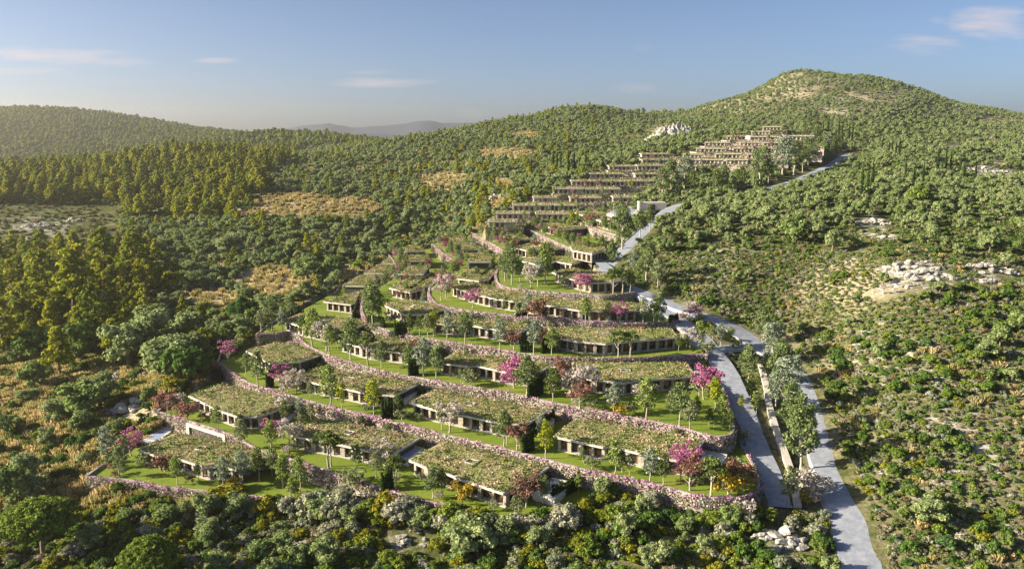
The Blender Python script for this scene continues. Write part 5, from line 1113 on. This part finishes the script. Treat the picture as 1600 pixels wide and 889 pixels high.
for kind, lst in ITEMS.items():
    A_ = np.array([(a[0], a[1], a[3]) for a in lst]); Z = ground(A_[:, 0], A_[:, 1]); px, py = proj(A_[:, 0], A_[:, 1], Z)
    hb = HB.get(kind, 1.0); apx = A_[:, 2]*hb/A_[:, 1]*F
    vis = (px > 0) & (px < 1600) & (py < 889+apx*.8) & (py > 100)
    order = np.argsort(-np.where(vis, apx, 0)); lim = 300 if kind not in ('far_pine', 'hill_bush') else 240; ind = set(order[:lim].tolist()) & set(np.where(vis)[0].tolist())
    nm, look, cat = LOOK[kind]; forms = PL[kind]; rest = []
    for i_ in range(len(lst)):
        x, y, s = A_[i_]; v = int(VR.integers(len(forms))); rot = VR.uniform(0, 6.28); sxy = s*VR.uniform(.85, 1.18); sz = s*VR.uniform(.85, 1.15)
        if kind == 'cypress': sxy = s*VR.uniform(1.0, 1.25); sz = s*1.15
        z = Z[i_]-.08*s
        if i_ in ind:
            tm, cm, mm = forms[v]
            if tm:
                r = empty(nm, (x, y, z), rot, (sxy, sxy, sz)); link(bpy.data.objects.new('trunk', tm), r); link(bpy.data.objects.new('crown', cm), r)
            else:
                r = link(bpy.data.objects.new(nm, cm)); r.location = (x, y, z); r.rotation_euler = (0, 0, rot); r.scale = (sxy, sxy, sz)
            for fn, ph in REG:
                if fn(px[i_], py[i_]): break
            PEND.append((r, look, ph, cat, float(px[i_]), nm.replace('_', ' ')+('es ' if nm.endswith('sh') else 's ')+ph))
        else: rest.append((x, y, z, sxy, sxy, sz, rot, v))
    stats[kind] = (len(ind), len(rest))
    if rest: gn_stuff(nm+'_cover', kind, rest, [f_[2] for f_ in forms], 'far or small %ss covering hills and slopes' % look)
print('VEG', stats)

# labels: each plant is described by its look, its size among its kind and the nearest landmark
from collections import defaultdict
LM = [(20, 620, 'the left edge below the pines'), (90, 600, 'the paired round olives'), (170, 700, 'the pink tree of the lowest lawn'), (20, 740, 'the left edge beside the lowest lawn'), (250, 300, 'the middle of the pine forest'), (380, 300, 'the forest edge by the dry slope'), (60, 660, 'the golden grass slope'), (110, 300, 'the dark forest above the rocky slope'), (180, 270, 'the left half of the forest'), (68, 800, 'the domed stone pine'), (236, 860, 'the cut-off dome pine at the bottom'), (642, 845, 'the pale bottom-centre rocks'), (1222, 845, 'the large white roadside outcrop'), (1350, 840, 'the lower gravel road'), (1290, 720, 'the gravel road by the airy trees'),
      (1240, 640, 'the tall airy verge trees'), (1180, 530, 'the road junction'), (1090, 495, 'the planted road island'), (960, 425, 'the road behind the terraces'), (1010, 360, 'the upper road bend'), (1120, 310, 'the straight upper road'), (1250, 275, 'the road below the top rows'), (1330, 240, 'the far end of the road'),
      (990, 320, 'the concrete pool pavilion'), (1043, 205, 'the white crag'), (1185, 205, 'the topmost row house'), (1440, 420, 'the right slope cliff'), (1555, 425, 'the rocks near the right edge'), (1375, 360, 'the tan rock patch'), (1550, 270, 'the upper right white rocks'), (1355, 290, 'the cypress trio on the right'),
      (1430, 280, 'the three spaced cypresses'), (1480, 265, 'the line of right-hand cypresses'), (1320, 215, 'the cypress pair below the hill'), (1250, 130, 'the bare hilltop'), (1420, 150, 'the right shoulder of the hill'), (1150, 160, 'the left flank of the hill'), (920, 175, 'the rounded middle hill'), (700, 215, 'the long wooded ridge'),
      (880, 255, 'the cypress group left of the village'), (790, 240, 'the bare sandy field'), (700, 290, 'the small tan clearing'), (770, 325, 'the lower left village rows'), (560, 320, 'the tan valley clearing'), (450, 320, 'the dry open slope'), (430, 445, 'the golden grass patch'), (330, 230, 'the crest of the pine forest'),
      (120, 250, 'the left forest crest'), (60, 360, 'the grey rocky slope'), (120, 420, 'the tall sunlit pines'), (40, 470, 'the left-edge pines'), (212, 400, 'the pointed sunlit pine'), (274, 440, 'the bright yellow shrub'), (250, 540, 'the olive cluster left of the terraces'), (140, 620, 'the lone dark olive on the dry slope'),
      (200, 640, 'the blue-grey boulder field'), (80, 700, 'the dry grassy slope'), (365, 505, 'the grey stones above the olives'), (600, 365, 'the rear tips of the terraces'), (500, 440, 'the lawn corner above golden grass'), (1380, 740, 'the white boulder by the road'), (1480, 665, 'the pale boulder in the scrub'), (1450, 780, 'the lone olive by the lower road'),
      (1400, 540, 'the low heath below the cliff'), (1560, 600, 'the shrubs at the right edge'), (1250, 480, 'the stony heath above the junction'), (1300, 400, 'the olive trees on the right slope'), (1100, 420, 'the scrub right of the road bend'), (420, 800, 'the bushes under the first lawn'), (960, 800, 'the long wall foot'), (1100, 850, 'the bottom right scrub'), (850, 850, 'the shrubs under the long wall'),
      (1560, 850, 'the bottom right corner'), (20, 860, 'the bottom left corner'), (60, 200, 'the far left ridge'), (300, 215, 'the low end of the left ridge'), (430, 225, 'the hazy far wood'), (1560, 200, 'the far right saddle')]
for g_ in HG: LM.append((g_[0][0], g_[0][1], None)) if False else None
by = defaultdict(list)
for t_ in PEND: by[t_[1]].append(t_)
D_ = defaultdict(list)
for look, lst in by.items():
    hs = [o_.scale[2] for o_ in (a[0] for a in lst)]; q1, q2 = np.quantile(hs, .33), np.quantile(hs, .66)
    for t_ in lst:
        o_ = t_[0]; s_ = o_.scale[2]; x_, y_ = proj(o_.location[0], o_.location[1], o_.location[2]); sz = '' if len(lst) < 6 else 'smallish ' if s_ < q1 else 'large ' if s_ > q2 else 'middling '
        if len(t_) > 5:
            d_ = [math.hypot(x_-a, (y_-b)*1.4) for a, b, c in LM]; j_ = int(np.argmin(d_)); a, b, c = LM[j_]; dx_, dy_ = x_-a, y_-b; dd_ = d_[j_]
            rel = 'beside' if dd_ < 14 else (('close ' if dd_ < 34 else '' if dd_ < 60 else 'well ')+('left of' if dx_ < 0 else 'right of')) if abs(dx_) > abs(dy_)*1.2 else (('close ' if dd_ < 34 else '' if dd_ < 60 else 'well ')+('below' if dy_ > 0 else 'above'))
            ph = rel+' '+c
        else: ph = t_[2]
        D_[(sz+look, ph)].append((x_, t_))
cnt = 0
for (look, ph), lst in D_.items():
    lst.sort(key=lambda a: a[0])
    for i_, (x_, t_) in enumerate(lst):
        lb = look+' '+ph
        suf = '' if not 1 < len(lst) <= 18 else ', leftmost' if i_ == 0 else ', rightmost' if i_ == len(lst)-1 else ', '+ordn[i_]+' from left'
        for a_, b_ in (('rounded grey-green ', 'grey-green '), ('yellow-green bushy ', 'bushy '), (' counted', ''), ('dense ', ''), (' of the terraces', ''), ('smallish ', 'small '), ('middling ', 'medium ')):
            if len((lb+suf).split()) > 16: lb = lb.replace(a_, b_)
        lb += suf
        if len(lb.split()) > 16: lb = lb.replace('smallish ', '').replace('middling ', ''); 
        if len(lb.split()) > 16: lb = ' '.join(lb.replace(' counted', '').split()[:16]); cnt += 1
        grp = t_[5] if len(t_) > 5 else {'tree': 'planted trees ', 'shrub': 'planted shrubs '}[t_[3]]+t_[2]
        tag(t_[0], lb, t_[3], grp)
print('cut labels', cnt)

# a person standing on the wide lawn
P = atD(1116, 668, TD[3]); me_ = bpy.data.meshes.new('person')
vs = [(0, 0, .95), (0, 0, 1.15), (0, 0, 1.42), (0, 0, 1.53), (0, 0, 1.62), (0, 0, 1.74), (.17, 0, 1.42), (.24, .02, 1.14), (.23, -.06, .9), (-.17, 0, 1.42), (-.24, .02, 1.14), (-.23, -.06, .9), (.1, 0, .9), (.11, -.03, .5), (.11, .02, .06), (.11, -.14, .03), (-.1, 0, .9), (-.11, 0, .5), (-.11, .04, .06), (-.11, -.12, .03)]
es = [(0, 1), (1, 2), (2, 3), (3, 4), (4, 5), (2, 6), (6, 7), (7, 8), (2, 9), (9, 10), (10, 11), (0, 12), (12, 13), (13, 14), (14, 15), (0, 16), (16, 17), (17, 18), (18, 19)]
rs = [.15, .14, .14, .055, .09, .085, .065, .045, .035, .065, .045, .035, .09, .06, .045, .04, .09, .06, .045, .04]
me_.from_pydata(vs, es, []); ob = link(bpy.data.objects.new('person', me_)); sk = ob.modifiers.new('skin', 'SKIN')
for v_, r_ in zip(me_.skin_vertices[0].data, rs): v_.radius = (r_, r_*.8)
me_.skin_vertices[0].data[0].use_root = True; ss = ob.modifiers.new('sub', 'SUBSURF'); ss.levels = 1; ss.render_levels = 1
ob.location = (float(P[0]), float(P[1]), TZ[3]); me_.materials.append(plain('beige_clothes', (.5, .4, .3), .8)); tag(ob, 'person in pale beige clothes standing on the wide lawn near the service road', 'person')
